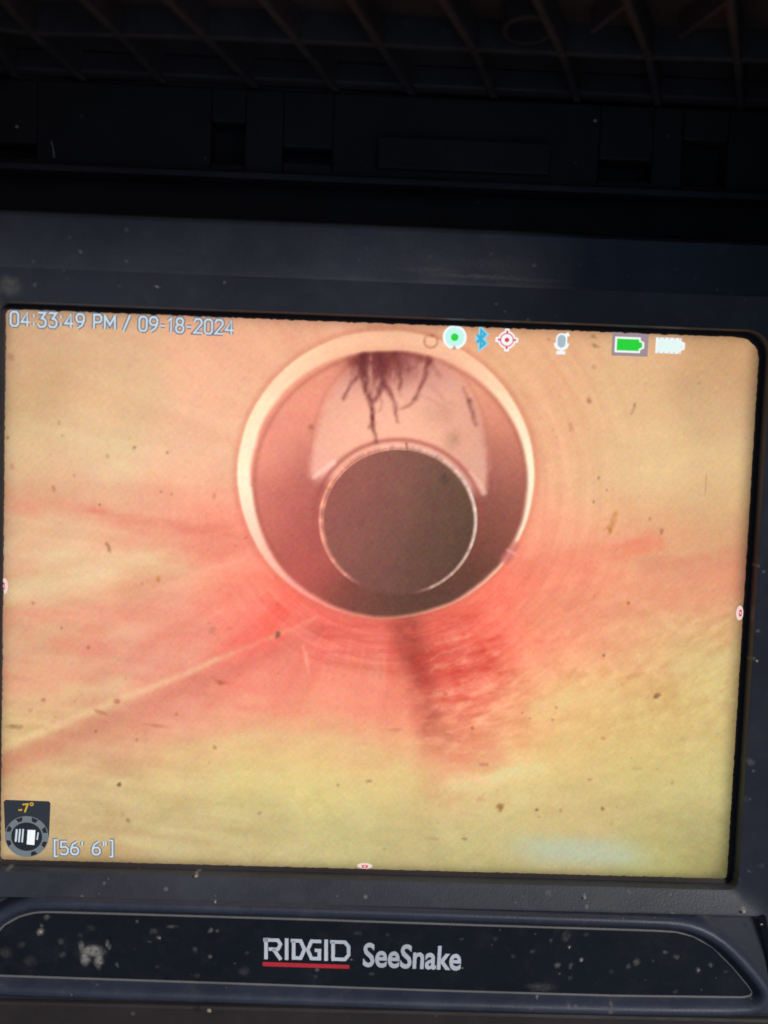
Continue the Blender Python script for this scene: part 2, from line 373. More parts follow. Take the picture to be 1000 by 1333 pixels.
# lettering on the panel, each word its own print
LZ = 3.64
bm = bmesh.new()
A = (-15.60, -56.17); B = (-1.96, -56.23); U = (-15.70, -52.71)
def lg(u, v): return (A[0] + (B[0] - A[0]) * u + (U[0] - A[0]) * v, A[1] + (B[1] - A[1]) * u + (U[1] - A[1]) * v)
sw = .56
def st(*p, c=False): stroke(bm, [lg(*q) for q in p], sw, LZ, closed=c)
st((.03, 0), (.03, 1.0)); st((.0, .9), (.165, .9), (.195, .72), (.165, .48), (.06, .48)); st((.11, .5), (.20, 0))
st((.265, 0), (.265, 1.0))
st((.345, .9), (.345, .1), (.425, .1), (.468, .5), (.425, .9), (.312, .9))
st((.66, .9), (.548, .9), (.505, .5), (.548, .1), (.638, .1), (.638, .48), (.585, .48))
st((.715, 0), (.715, 1.0))
st((.795, .9), (.795, .1), (.93, .1), (.972, .3), (.972, .7), (.93, .9), (.762, .9))
flat_obj('brand_lettering', bm, [M_white], panel, 'RIDGID in pale capitals')
bm = bmesh.new(); u0, u1, u2, u3 = (-15.71, -56.61), (-2.19, -56.76), (-2.16, -57.38), (-15.69, -57.29)
poly(bm, [u0, u1, u2, u3], LZ); flat_obj('underline', bm, [M_red], panel, 'red bar under the word RIDGID')
bm = bmesh.new(); text_into(bm, 'SeeSnake', (-0.02, -56.86), (15.13, -57.09), 3.6, LZ, bold=.024); flat_obj('brand_lettering', bm, [M_white], panel, 'SeeSnake in pale condensed letters')
bm = bmesh.new(); disc(bm, (-1.92, -55.88), .16, LZ); disc(bm, (15.48, -56.80), .16, LZ, n=12); flat_obj('trademark_dot', bm, [M_trim], panel)

# ------------------------------------------------------------------ the display: the footage it shows
NX, NY = 640, 480
gx = np.linspace(-W - .35, W + .35, NX); gy = np.linspace(-H - .35, H + .35, NY)
X, Y = np.meshgrid(gx, gy)
def vnoise(x, y, seed):
    r = np.random.RandomState(seed).rand(256, 256)
    xi = np.floor(x).astype(int); yi = np.floor(y).astype(int); fx = x - xi; fy = y - yi
    fx = fx * fx * (3 - 2 * fx); fy = fy * fy * (3 - 2 * fy)
    g = lambda i, j: r[(yi + j) % 256, (xi + i) % 256]
    return (g(0, 0) * (1 - fx) + g(1, 0) * fx) * (1 - fy) + (g(0, 1) * (1 - fx) + g(1, 1) * fx) * fy
def fbm(x, y, seed, o=4, gain=.5):
    s = 0; a = 1; t = 0
    for k in range(o): s = s + a * (vnoise(x * 2 ** k, y * 2 ** k, seed + 17 * k) - .5); t += a; a *= gain
    return s / t * 2
def sst(v, a, b):
    t = np.clip((v - a) / (b - a), 0, 1); return t * t * (3 - 2 * t)
def field(pts, x, y, sig):
    num = np.zeros(x.shape + (3,)); den = np.zeros(x.shape)
    for (px, py), c in pts:
        d2 = (x - px) ** 2 + (y - py) ** 2
        k = np.exp(-d2 / (2 * sig * sig)) + 1e-5 / (1 + d2 / 100)
        num += k[..., None] * np.array(c, float); den += k
    return num / den[..., None]
def blend(img, m, c):
    c = np.array(c, float)
    return img * (1 - m[..., None]) + c * m[..., None]
def seg_dist(x, y, a, b):
    dx, dy = b[0] - a[0], b[1] - a[1]; t = np.clip(((x - a[0]) * dx + (y - a[1]) * dy) / (dx * dx + dy * dy), 0, 1)
    return np.hypot(x - a[0] - t * dx, y - a[1] - t * dy), t
def box_of(x0, x1, y0, y1):
    a, b = np.searchsorted(gx, (x0, x1)); c, d = np.searchsorted(gy, (y0, y1))
    return slice(max(c - 1, 0), d + 1), slice(max(a - 1, 0), b + 1)
def path_mask(x, y, pts, w0, w1, soft):
    m_ = np.zeros_like(x); n_ = len(pts) - 1; pad = max(w0, w1) / 2 + soft + 1.2
    for i in range(n_):
        xs = (pts[i][0], pts[i + 1][0]); ys = (pts[i][1], pts[i + 1][1])
        q = box_of(min(xs) - pad, max(xs) + pad, min(ys) - pad, max(ys) + pad)
        d, t = seg_dist(x[q], y[q], pts[i], pts[i + 1]); wd = w0 + (w1 - w0) * (i + t) / n_
        m_[q] = np.maximum(m_[q], 1 - sst(d, wd * .5 - soft, wd * .5 + soft))
    return m_

WALL = [
((-54.97, 38.53), (204,166,132)), ((-41.06, 39.06), (214,172,138)), ((-25.92, 38.47), (230,175,144)), ((-14.28, 40.07), (233,175,144)),
((6.75, 42.61), (228,173,139)), ((25.77, 39.25), (224,175,138)), ((37.72, 37.36), (220,179,140)), ((53.11, 39.11), (198,158,120)),
((-54.86, 29.25), (203,168,130)), ((-40.90, 29.76), (222,184,146)), ((-25.72, 30.32), (236,182,151)), ((26.10, 32.23), (230,178,142)),
((35.72, 30.22), (222,186,144)), ((51.21, 30.78), (208,173,134)), ((-54.76, 19.90), (214,186,146)), ((-40.74, 20.39), (226,198,158)),
((-27.84, 20.85), (235,191,159)), ((-23.08, 18.66), (236,180,149)), ((25.96, 22.77), (232,172,138)), ((31.38, 21.77), (230,187,148)),
((42.19, 20.96), (226,194,148)), ((52.97, 21.34), (214,182,138)), ((-55.86, 13.97), (214,165,132)), ((-46.49, 14.06), (223,177,146)),
((-51.15, 12.00), (220,165,134)), ((-42.93, 11.34), (225,166,137)), ((-34.69, 11.15), (231,160,136)), ((-28.76, 9.92), (234,159,135)),
((-24.02, 9.13), (242,148,126)), ((-20.47, 9.25), (240,138,121)), ((25.87, 12.03), (238,160,132)), ((34.13, 14.71), (222,180,138)),
((43.92, 11.45), (216,167,127)), ((53.47, 12.97), (206,168,126)), ((-55.77, 5.67), (222,196,155)), ((-46.35, 4.80), (226,205,160)),
((-34.59, 6.39), (230,196,152)), ((-25.08, 4.32), (235,177,146)), ((23.76, 5.95), (236,134,112)), ((32.16, 6.23), (238,151,123)),
((39.24, 8.88), (224,151,121)), ((49.01, 6.80), (221,157,124)), ((54.97, 8.20), (205,146,115)), ((-55.70, -1.49), (214,180,140)),
((-43.89, -2.30), (226,170,139)), ((-32.05, -1.91), (230,163,139)), ((-20.22, -0.32), (244,135,116)), ((-14.24, -1.33), (238,116,102)),
((22.84, -0.12), (248,140,114)), ((30.05, 0.12), (242,154,123)), ((39.69, 0.44), (228,167,130)), ((52.98, 0.87), (216,162,125)),
((-55.61, -9.90), (216,167,137)), ((-43.79, -8.31), (218,169,140)), ((-31.92, -7.93), (232,159,137)), ((-19.99, -8.76), (240,125,114)),
((-8.09, -7.17), (232,115,104)), ((-0.95, -5.73), (224,115,101)), ((13.44, -5.27), (218,105,91)), ((20.65, -5.04), (250,140,116)),
((30.41, -7.16), (241,163,130)), ((41.29, -6.82), (224,176,132)), ((53.42, -6.43), (212,186,130)), ((-55.54, -15.94), (216,184,140)),
((-46.05, -15.65), (218,180,140)), ((-30.58, -15.17), (227,156,134)), ((-19.83, -14.83), (239,155,132)), ((-7.86, -14.46), (240,153,130)),
((1.75, -14.16), (234,141,120)), ((-1.73, -17.94), (234,161,133)), ((13.74, -12.57), (238,135,111)), ((23.45, -13.49), (234,172,131)),
((33.13, -13.19), (222,185,130)), ((45.33, -14.04), (212,180,125)), ((53.78, -12.55), (206,182,128)), ((-55.46, -23.24), (212,180,130)),
((-43.56, -22.88), (209,154,125)), ((-31.64, -21.30), (223,164,135)), ((-19.70, -19.71), (229,171,135)), ((-7.66, -20.57), (226,177,132)),
((1.95, -19.67), (232,171,130)), ((11.63, -19.99), (233,150,121)), ((14.17, -22.99), (229,158,124)), ((21.30, -19.70), (231,167,124)),
((31.07, -20.63), (216,184,128)), ((45.67, -20.19), (208,182,125)), ((54.22, -19.94), (204,182,128)), ((-55.40, -29.36), (206,169,129)),
((-45.85, -29.08), (212,186,140)), ((-31.48, -28.66), (212,190,136)), ((-19.47, -28.30), (214,196,136)), ((-7.39, -29.19), (218,200,138)),
((4.66, -27.60), (220,198,138)), ((14.30, -26.08), (219,176,130)), ((20.47, -28.37), (222,208,148)), ((31.49, -29.29), (212,188,133)),
((46.08, -27.62), (204,188,130)), ((54.66, -27.37), (196,186,130)), ((-52.90, -39.15), (194,171,132)), ((-43.34, -36.40), (194,173,132)),
((-31.30, -37.30), (196,177,134)), ((-16.83, -36.89), (198,183,136)), ((-2.30, -36.48), (196,183,134)), ((9.84, -36.14), (194,177,130)),
((20.80, -35.83), (196,179,132)), ((34.21, -34.82), (194,175,128)), ((47.73, -35.07), (186,169,122)), ((54.48, -34.88), (176,167,122)),
((-43.26, -41.61), (195,167,122)), ((-21.54, -41.75), (196,177,130)), ((-3.36, -41.25), (195,183,132)), ((17.31, -39.68), (190,179,128)),
((46.81, -40.74), (178,175,115)), ((54.85, -41.15), (150,142,95)), ((28.32, 10.91), (240,174,144)), ((-28.25, -12.66), (218,136,116)),
((13.34, -11.61), (232,110,95)), ((-51.04, 3.45), (213,188,150)), ((49.97, 4.77), (220,168,130))
]
# streak texture: rings round the pipe axis, slanting ripples at the right, drawn-out grain along the wall
CX, CY = (1.57, 17.15)
rr = np.hypot(X - CX, Y - CY); th = np.arctan2(Y - CY, X - CX)
wx = X + 1.9 * fbm(X / 9, Y / 6, 3) + .5 * fbm(X / 2.2, Y / 1.4, 5); wy = Y + 1.3 * fbm(X / 9, Y / 6, 8) + .45 * fbm(X / 2.4, Y / 1.2, 9)
img = field(WALL, wx, wy, 4.3)
mott = fbm(X / 7, Y / 5, 21, 5, .6)
img *= (1 + .035 * mott)[..., None]
pinkness = sst(img[..., 0] - img[..., 1], 38, 105)
ringn = fbm(rr / .75, th * 2.2, 31, 4, .6)
img += (ringn * (3 + 11 * pinkness) * sst(rr, 21, 24) * (1 - sst(rr, 26, 44)) * (.35 + .65 * sst(X, -8, 2)))[..., None] * np.array([.9, 1, .9])
ca, sa = math.cos(R(33)), math.sin(R(33))
u_ = X * ca + Y * sa; v_ = -X * sa + Y * ca
rip = fbm(u_ / 1.9 + .8 * fbm(X / 3, Y / 3, 44), v_ / .95 + .7 * fbm(X / 3, Y / 3, 45), 41, 4, .55)
rz = sst(X, 5, 24) * (1 - sst(Y, -1, 12)) * sst(rr, 22, 27) * (1 - .85 * sst(-Y, 12, 27))
img += (rip * 15 * rz)[..., None] * np.array([.8, 1.1, 1.0])
c2, s2 = math.cos(R(14)), math.sin(R(14))
u2 = X * c2 + Y * s2; v2 = -X * s2 + Y * c2
rip2 = fbm(u2 / 2.4 + .6 * fbm(X / 3, Y / 3, 48), v2 / .8, 47, 4, .55)
img = blend(img, np.exp(-(((X - (13.63, -9.89)[0]) / 7.5) ** 2 + ((Y - (13.63, -9.89)[1]) / 4.4) ** 2)) * .3 * np.clip(.8 + fbm(X / 2.2, Y / 1.1, 69), 0, 1), (206, 76, 68))
r2 = np.exp(-(((X - (14.84, -10.09)[0]) / 7.5) ** 2 + ((Y - (14.94, -12.53)[1]) / 10) ** 2))
img += (rip2 * 46 * r2)[..., None] * np.array([.7, 1.0, .9])
# long soft drag marks on the left wall
c3, s3 = math.cos(R(-6)), math.sin(R(-6))
rip3 = fbm((X * c3 + Y * s3) / 9, (-X * s3 + Y * c3) / 1.3, 53, 4)
img += (rip3 * 9 * (1 - sst(X, -22, -8)) * (1 - sst(Y, 8, 16)))[..., None] * np.array([.8, 1.1, 1])
rad = fbm(th * 13 + .4 * fbm(X / 8, Y / 8, 55), rr / 26, 54, 4, .6)
img += (rad * 17 * sst(rr, 21, 26) * (1 - .6 * sst(Y, 6, 16)) * (1 - .9 * sst(-Y, 13, 22)) * (1 - .7 * sst(X, 14, 30)))[..., None] * np.array([.45, 1.1, 1.0])
rad2 = fbm(th * 5 + .5 * fbm(X / 6, Y / 6, 56), rr / 40, 58, 3)
pk = sst(rad2, .02, .4) * sst(-X, 6, 16) * (1 - sst(Y, 7, 11)) * (1 - sst(-Y, 14, 22))
img = blend(img, pk * .4, (224, 138, 118))
conc = fbm(rr / 1.1, th * 1.6, 59, 3)
img += (conc * 8 * sst(rr, 22, 24) * (1 - sst(rr, 32, 46)) * sst(X, 6, 18))[..., None]
yb = fbm(X / 4, Y / 2.2, 57, 4, .6)
img += (yb * 9 * (1 - sst(Y, -22, -12)))[..., None]
# tide marks: bands of stain with one crisper side
NB = np.clip(.72 + .9 * fbm(X / 5, Y / 1.8, 101, 5, .6), 0, 1.15); BX = X + 1.4 * fbm(X / 5, Y / 3, 102); BY = Y + 1.3 * fbm(X / 6, Y / 4, 103) + .4 * fbm(X / 1.5, Y / 1, 104)
for pts, w0, w1, sf, col, k in (
    ([(-58.79, 14.10), (-42.94, 12.29), (-29.95, 10.12), (-19.02, 8.35)], 2.6, 4.2, 1.2, (224, 144, 122), .55), ([(-44.13, 12.72), (-29.96, 10.83), (-19.89, 9.51)], 1.0, 1.2, .6, (216, 122, 106), .4),
    ([(-58.11, 5.00), (-43.99, 4.28), (-29.83, 4.76)], 4.5, 3.0, 2.0, (228, 206, 164), .4),
    ([(-58.62, -3.98), (-40.32, -3.38), (-19.04, 0.32)], 3.2, 3.5, 1.3, (228, 146, 126), .45), ([(-48.52, -8.71), (-33.12, -7.37), (-20.11, -4.17)], 3.4, 3.0, 1.5, (220, 132, 114), .45), ([(-58.55, -11.20), (-50.88, -9.75), (-42.54, -11.90)], 3, 2, 1.5, (206, 156, 128), .4),
    ([(-55.51, -18.98), (-47.24, -15.69), (-38.95, -13.61)], 3.0, 1.6, 1.2, (222, 192, 148), .55), ([(-37.62, -21.24), (-25.79, -15.63), (-12.79, -9.99)], 3.6, 4.2, 1.8, (216, 136, 118), .36), ([(-57.79, -28.20), (-49.49, -24.90), (-39.98, -22.53)], 3.5, 3.0, 1.6, (206, 148, 120), .5),
    ([(-19.81, -15.44), (-6.64, -15.04), (5.45, -16.50)], 6.0, 6.5, 1.6, (236, 138, 122), .5), ([(-30.35, -25.55), (-15.99, -23.53), (-0.33, -23.55)], 4.5, 3.6, 1.3, (222, 194, 142), .6), ([(-21.88, -28.38), (-7.39, -29.19), (5.89, -28.18)], 4.5, 4, 1.8, (220, 198, 142), .4),
    ([(9.79, -19.43), (12.38, -23.66), (20.28, -24.04)], 5, 3.6, 1.3, (224, 146, 118), .5), ([(13.20, -28.83), (20.43, -27.38), (26.44, -25.72)], 2.8, 2.2, .9, (222, 210, 156), .65), ([(26.01, -16.48), (30.74, -13.88), (36.76, -13.08)], 3.8, 3.0, 1.3, (230, 202, 146), .55),
    ([(23.77, 5.71), (32.08, 7.68), (39.22, 9.36), (43.97, 10.48)], 4.4, 3.0, .9, (226, 136, 110), .7), ([(41.79, 6.31), (48.98, 7.28), (56.77, 8.51)], 3.2, 4.0, 1.0, (206, 142, 114), .65), ([(27.53, 2.46), (37.09, 3.98)], 3, 2, 1.2, (234, 150, 122), .4),
    ([(17.87, 3.35), (23.98, 1.13), (18.24, -5.12)], 5, 5, 2, (240, 122, 104), .4), ([(47.43, -8.09), (55.88, -6.96)], 3, 3.5, 1.4, (214, 190, 138), .45), ([(25.30, -1.25), (37.22, 1.57), (49.18, 3.78), (57.00, 4.64)], 7, 6.5, 2.2, (224, 150, 120), .6), ([(25.64, -8.53), (32.79, -6.48), (39.95, -4.42)], 4, 3, 2, (230, 156, 124), .35), ([(-18.95, -3.29), (-13.01, -2.49)], 3, 3, 1.5, (240, 124, 108), .15)):
    img = blend(img, path_mask(BX, BY, pts, w0, w1, sf) * k * NB, col)
# pale weld line running down the left wall, darker just under it
wl = [(-59.00, -25.79), (-50.72, -22.12), (-41.26, -17.69), (-32.40, -13.77), (-22.37, -9.20), (-15.30, -5.95), (-9.19, -2.73)]
img = blend(img, path_mask(X, Y + .4 * fbm(X / 2.5, Y / 2.5, 61), [(p[0], p[1] + .1) for p in wl], 1.35, .3, .5) * .62 * np.clip(.7 - .3 * sst(X, -26, -12) + .6 * fbm(X / 2.5, Y / 2.5, 63), 0, 1), (236, 206, 160))
img = blend(img, path_mask(X, Y + .2 * fbm(X / 2, Y / 2, 62), [(p[0] + .3, p[1] - 2.2) for p in wl], 3.2, 1.6, 1.5) * .34, (192, 110, 96))
flo = fbm(rr / .62, th * 3.0, 111, 3, .55)
img += (flo * 17 * sst(rr, 20.5, 22) * (1 - sst(rr, 25, 32)) * sst(-Y + CY, 12, 18))[..., None] * np.array([.8, 1, .95])
# dark wash running down from the joint
dk = [(4.69, -2.64), (5.32, -6.74), (7.07, -11.56), (8.63, -17.63), (11.19, -24.32)]
img = blend(img, path_mask(X + .5 * fbm(X / 2, Y / 3, 65), Y, dk[:3], 4.4, 3.0, 2.2) * .55 * np.clip(.85 + .8 * fbm(X / 2.5, Y / 1, 68), 0, 1), (124, 58, 50))
img = blend(img, path_mask(X + .6 * fbm(X / 2, Y / 3, 66), Y, dk[:4], 5, 3.5, 2.6) * .26 * np.clip(.7 + 1.2 * fbm(X / 2, Y / 1.2, 67), 0, 1), (186, 74, 66))
img = blend(img, path_mask(X + 1.2 * fbm(X / 3, Y / 3, 106), Y + 1.0 * fbm(X / 4, Y / 3, 107), [(7.22, -6.08), (10.12, -12.68), (12.52, -18.12), (14.10, -21.39)], 8.5, 8.0, 3.8) * .46 * (1 - .55 * sst(-Y, 11, 22)) * np.clip(.6 + 1.3 * fbm((X * c2 + Y * s2) / 3.2, (-X * s2 + Y * c2) / .9, 108, 4, .6), 0, 1), (204, 92, 78))
img = blend(img, path_mask(X + 1.0 * fbm(X / 3, Y / 3, 109), Y, [(5.06, -2.87), (6.98, -9.12), (8.56, -15.79), (9.98, -21.27)], 3.4, 4.2, 2.2) * .42 * np.clip(.7 + 1.2 * fbm(X / 2.5, Y / 1.1, 110), 0, 1), (150, 72, 62))
img = blend(img, path_mask(X, Y, [(6.98, -9.37), (13.53, -7.46)], 2.2, 1.2, .9) * .32, (160, 48, 46))
img = blend(img, path_mask(X, Y, [(8.30, -12.13), (18.41, -9.01)], 1.8, 1.2, .9) * .28, (186, 62, 56))
N71 = X + .8 * fbm(X / 1.2, Y / .8, 71); N72 = Y + .6 * fbm(X / 1, Y / .8, 72); N73 = Y + .3 * fbm(X, Y, 73)
for a, b, wd in (((9.87, -6.36), (14.86, -4.74), .35), ((9.08, -10.52), (14.18, -8.65), .5), ((8.77, -8.82), (12.31, -7.13), .3), ((12.57, -13.46), (16.38, -12.24), .5), ((10.90, -16.94), (15.31, -15.58), .55), ((17.01, -18.60), (19.81, -18.88), .8), ((11.88, -20.23), (14.52, -19.66), .5), ((10.20, -14.51), (12.58, -13.83), .6), ((11.96, -28.37), (19.23, -27.66), .7), ((14.32, -26.69), (19.26, -28.41), .6)):
    img = blend(img, path_mask(N71, N72, [a, b], wd, wd * .7, .4) * .36, (246, 190, 156))
for a, b in (((-11.07, -7.51), (-10.50, -10.28)), ((-10.56, -8.46), (-10.11, -11.49))):
    img = blend(img, path_mask(X, Y, [a, b], .5, .3, .3) * .45, (250, 178, 150))
for a, b in (((-9.32, -6.00), (1.42, -5.17)), ((-8.06, -8.14), (2.73, -8.04)), ((-7.40, -9.82), (3.44, -10.94)), ((-8.17, -4.51), (1.96, -3.46))):
    img = blend(img, path_mask(X, N73, [a, b], .5, .4, .5) * .2, (176, 68, 66))
# pale glare painted into the footage near its lower edge
gc = (33.81, -39.09)
gl_ = np.exp(-((np.abs(X - gc[0] + .6 * (Y - gc[1])) / 10.2) ** 4)) * np.exp(-(np.abs(Y - gc[1]) / 2.5) ** 2.6)
img = blend(img, gl_ * .85, (182, 190, 166))

def ellipse(l, r, t, b):
    """signed radius field of the ellipse through four points"""
    c = ((l[0] + r[0]) / 2, (t[1] + b[1]) / 2); rx = (r[0] - l[0]) / 2; ry = (t[1] - b[1]) / 2
    tx = (t[0] + b[0]) / 2
    return np.hypot((X - c[0] - (Y - c[1]) * 0) / rx, (Y - c[1]) / ry), c, rx, ry
E_o, c_o, rx_o, ry_o = ellipse((-22.05, 19.88), (23.85, 21.98), (0.32, 41.79), (1.94, -2.73))
E_i, c_i, rx_i, ry_i = ellipse((-19.66, 18.78), (22.92, 20.28), (0.78, 38.66), (2.27, -2.06))
wob = .006 * fbm(th * 3, rr * 0, 77)
# faint pink halo and thin shade outside the ring
img = blend(img, np.exp(-((E_o - 1.015) / .022) ** 2) * .28, (196, 110, 88))
RING = [
((0.96, 40.30), (244,190,158)), ((-7.20, 38.60), (250,198,164)), ((-20.75, 19.92), (255,238,208)), ((23.22, 22.67), (255,240,212)),
((-17.45, 6.97), (255,208,184)), ((-8.28, -1.13), (236,140,128)), ((-13.14, 1.72), (246,168,152)), ((2.52, -2.35), (198,122,104)),
((17.80, 5.15), (254,206,190)), ((21.74, 10.69), (255,232,206)), ((16.48, 35.39), (250,204,170)), ((-14.14, 35.42), (255,212,178)),
((-19.80, 28.20), (255,226,192)), ((21.47, 29.70), (255,226,194)), ((9.21, 39.80), (244,192,158)), ((10.26, -1.13), (224,160,134)),
((-3.47, -2.18), (230,150,132)), ((14.36, 1.42), (236,170,152))
]
rc = field(RING, X, Y, 5.0); rc *= (1 + .03 * fbm(th * 9, rr / .5, 79))[..., None]
mo = 1 - sst(E_o + wob, .988, 1.008)
img = img * (1 - mo[..., None]) + rc * mo[..., None]
ANN = [
((-18.43, 21.19), (236,156,136)), ((-16.78, 25.37), (233,153,132)), ((-17.61, 12.92), (216,134,118)), ((-15.55, 15.37), (200,114,102)),
((-12.99, 12.72), (182,100,92)), ((-11.21, 5.02), (180,94,88)), ((-15.06, 6.45), (190,104,92)), ((-11.35, 1.78), (186,96,86)),
((-7.10, -0.61), (150,82,74)), ((-2.29, -1.54), (118,76,66)), ((2.48, -1.39), (100,70,60)), ((8.45, -0.83), (94,66,56)),
((13.19, 0.78), (104,70,60)), ((19.46, 8.21), (128,80,68)), ((19.87, 12.42), (150,92,78)), ((19.27, 17.77), (166,106,92)),
((19.00, 23.82), (192,124,106)), ((20.99, 27.32), (214,142,120)), ((16.58, 33.05), (226,158,132)), ((18.46, 30.77), (220,148,124)),
((10.48, 37.51), (232,164,140)), ((1.04, 38.09), (196,124,110)), ((-8.24, 34.47), (230,154,130)), ((-12.06, 32.58), (230,154,130)),
((-15.14, 29.54), (233,154,132)), ((-12.10, 26.13), (224,144,126)), ((-11.18, 15.52), (172,100,92)), ((17.30, 16.51), (134,82,74)),
((-11.92, 20.24), (196,120,108)), ((-10.37, 8.40), (166,90,84)), ((-3.53, -0.38), (126,76,68)), ((16.60, 5.11), (104,68,58)),
((18.28, 21.31), (172,108,96)), ((16.32, 11.70), (120,76,66))
]
an = field(ANN, X, Y, 3.2)
an *= (1 + .03 * fbm(X / 3, Y / 3, 81, 4))[..., None]
mi_ = 1 - sst(E_i + wob * 2.2 - .024 * np.exp(-((th + 2.25) / .6) ** 2) - .040 * np.exp(-((th - 2.4) / .6) ** 2) - .016 * np.exp(-((th - .8) / .5) ** 2) - .012 * np.exp(-((th + 1.5) / .5) ** 2) - .01 * np.exp(-((np.abs(th) - 3.14) / .4) ** 2), .972, 1.014)
img = img * (1 - mi_[..., None]) + an * mi_[..., None]
img = blend(img, np.exp(-((E_i - .985) / .018) ** 2) * .3 * sst(Y, CY - 18, CY - 4), (150, 86, 70))
# chip where the ring is broken at the lower right
img = blend(img, path_mask(X, Y, [(19.97, 7.39), (21.31, 9.60)], 1.6, 1.0, .5) * .75, (196, 112, 104))
img = blend(img, path_mask(X, Y, [(20.15, 8.72), (21.26, 8.15)], .4, .4, .3) * .5, (236, 190, 190))
# paler crescent: the far side of the joint, lit from the lamp
E_c, c_c, rx_c, ry_c = ellipse((-11.01, 21.45), (16.65, 21.96), (1.60, 38.93), (2.93, 2.85))
E_r, c_r, rx_r, ry_r = ellipse((-9.36, 12.37), (15.29, 13.22), (2.72, 24.48), (3.60, 0.94))
CRES = [
((1.98, 28.40), (248,187,160)), ((-6.78, 25.73), (244,183,156)), ((12.12, 26.41), (236,179,154)), ((-3.32, 28.21), (246,185,158)),
((5.00, 26.75), (248,187,160)), ((-2.04, 25.31), (248,187,162)), ((7.04, 35.04), (216,159,142)), ((-7.03, 33.35), (220,163,146)),
((14.98, 20.60), (218,165,148)), ((-0.63, 35.34), (206,149,138)), ((-9.91, 20.31), (236,175,158)), ((9.54, 31.62), (226,169,148)),
((-9.23, 28.58), (224,165,146)), ((4.87, 30.27), (236,179,156)), ((15.06, 27.11), (206,151,132))
]
E_c = (np.abs((X - c_c[0]) / rx_c) ** 2.25 + np.abs((Y - c_c[1]) / ry_c) ** 2.25) ** (1 / 2.25)
cc = field(CRES, X, Y, 3.4)
tip = (-11.16, 18.73); tip2 = (16.31, 17.31)
bnd = tip[1] + (tip2[1] - tip[1]) * (X - tip[0]) / (tip2[0] - tip[0]) + .0
mc = (1 - sst(E_c + .03 * fbm(X / 2, Y / 2, 85), .88 + .06 * sst(CY - Y, -12, 0), 1.04)) * sst(Y - bnd, -1.3, 1.5) * mi_
img = img * (1 - mc[..., None]) + cc * mc[..., None]
img = blend(img, np.exp(-((E_c - 1.0) / .02) ** 2) * .2 * sst(Y - bnd, 0, 6) * mi_, (170, 102, 88))
# shade between crescent and inner ring
img = blend(img, np.exp(-((E_r - 1.06) / .035) ** 2) * .6 * mi_ * sst(Y, CY - 12, CY + 4), (160, 84, 78))
img = blend(img, path_mask(X, Y, [(-10.22, 18.99), (-8.84, 20.11), (-7.34, 21.34)], .55, .9, .35) * .75, (250, 205, 190))
img = blend(img, path_mask(X, Y, [(13.91, 20.56), (15.16, 19.18), (16.06, 17.54)], .4, .8, .35) * .7, (238, 190, 175))
N89 = .42 * fbm(X / 2.2, Y / 2.2, 89, 3); N90 = np.clip(.85 + .5 * fbm(X / .6, Y / .9, 90), 0, 1)
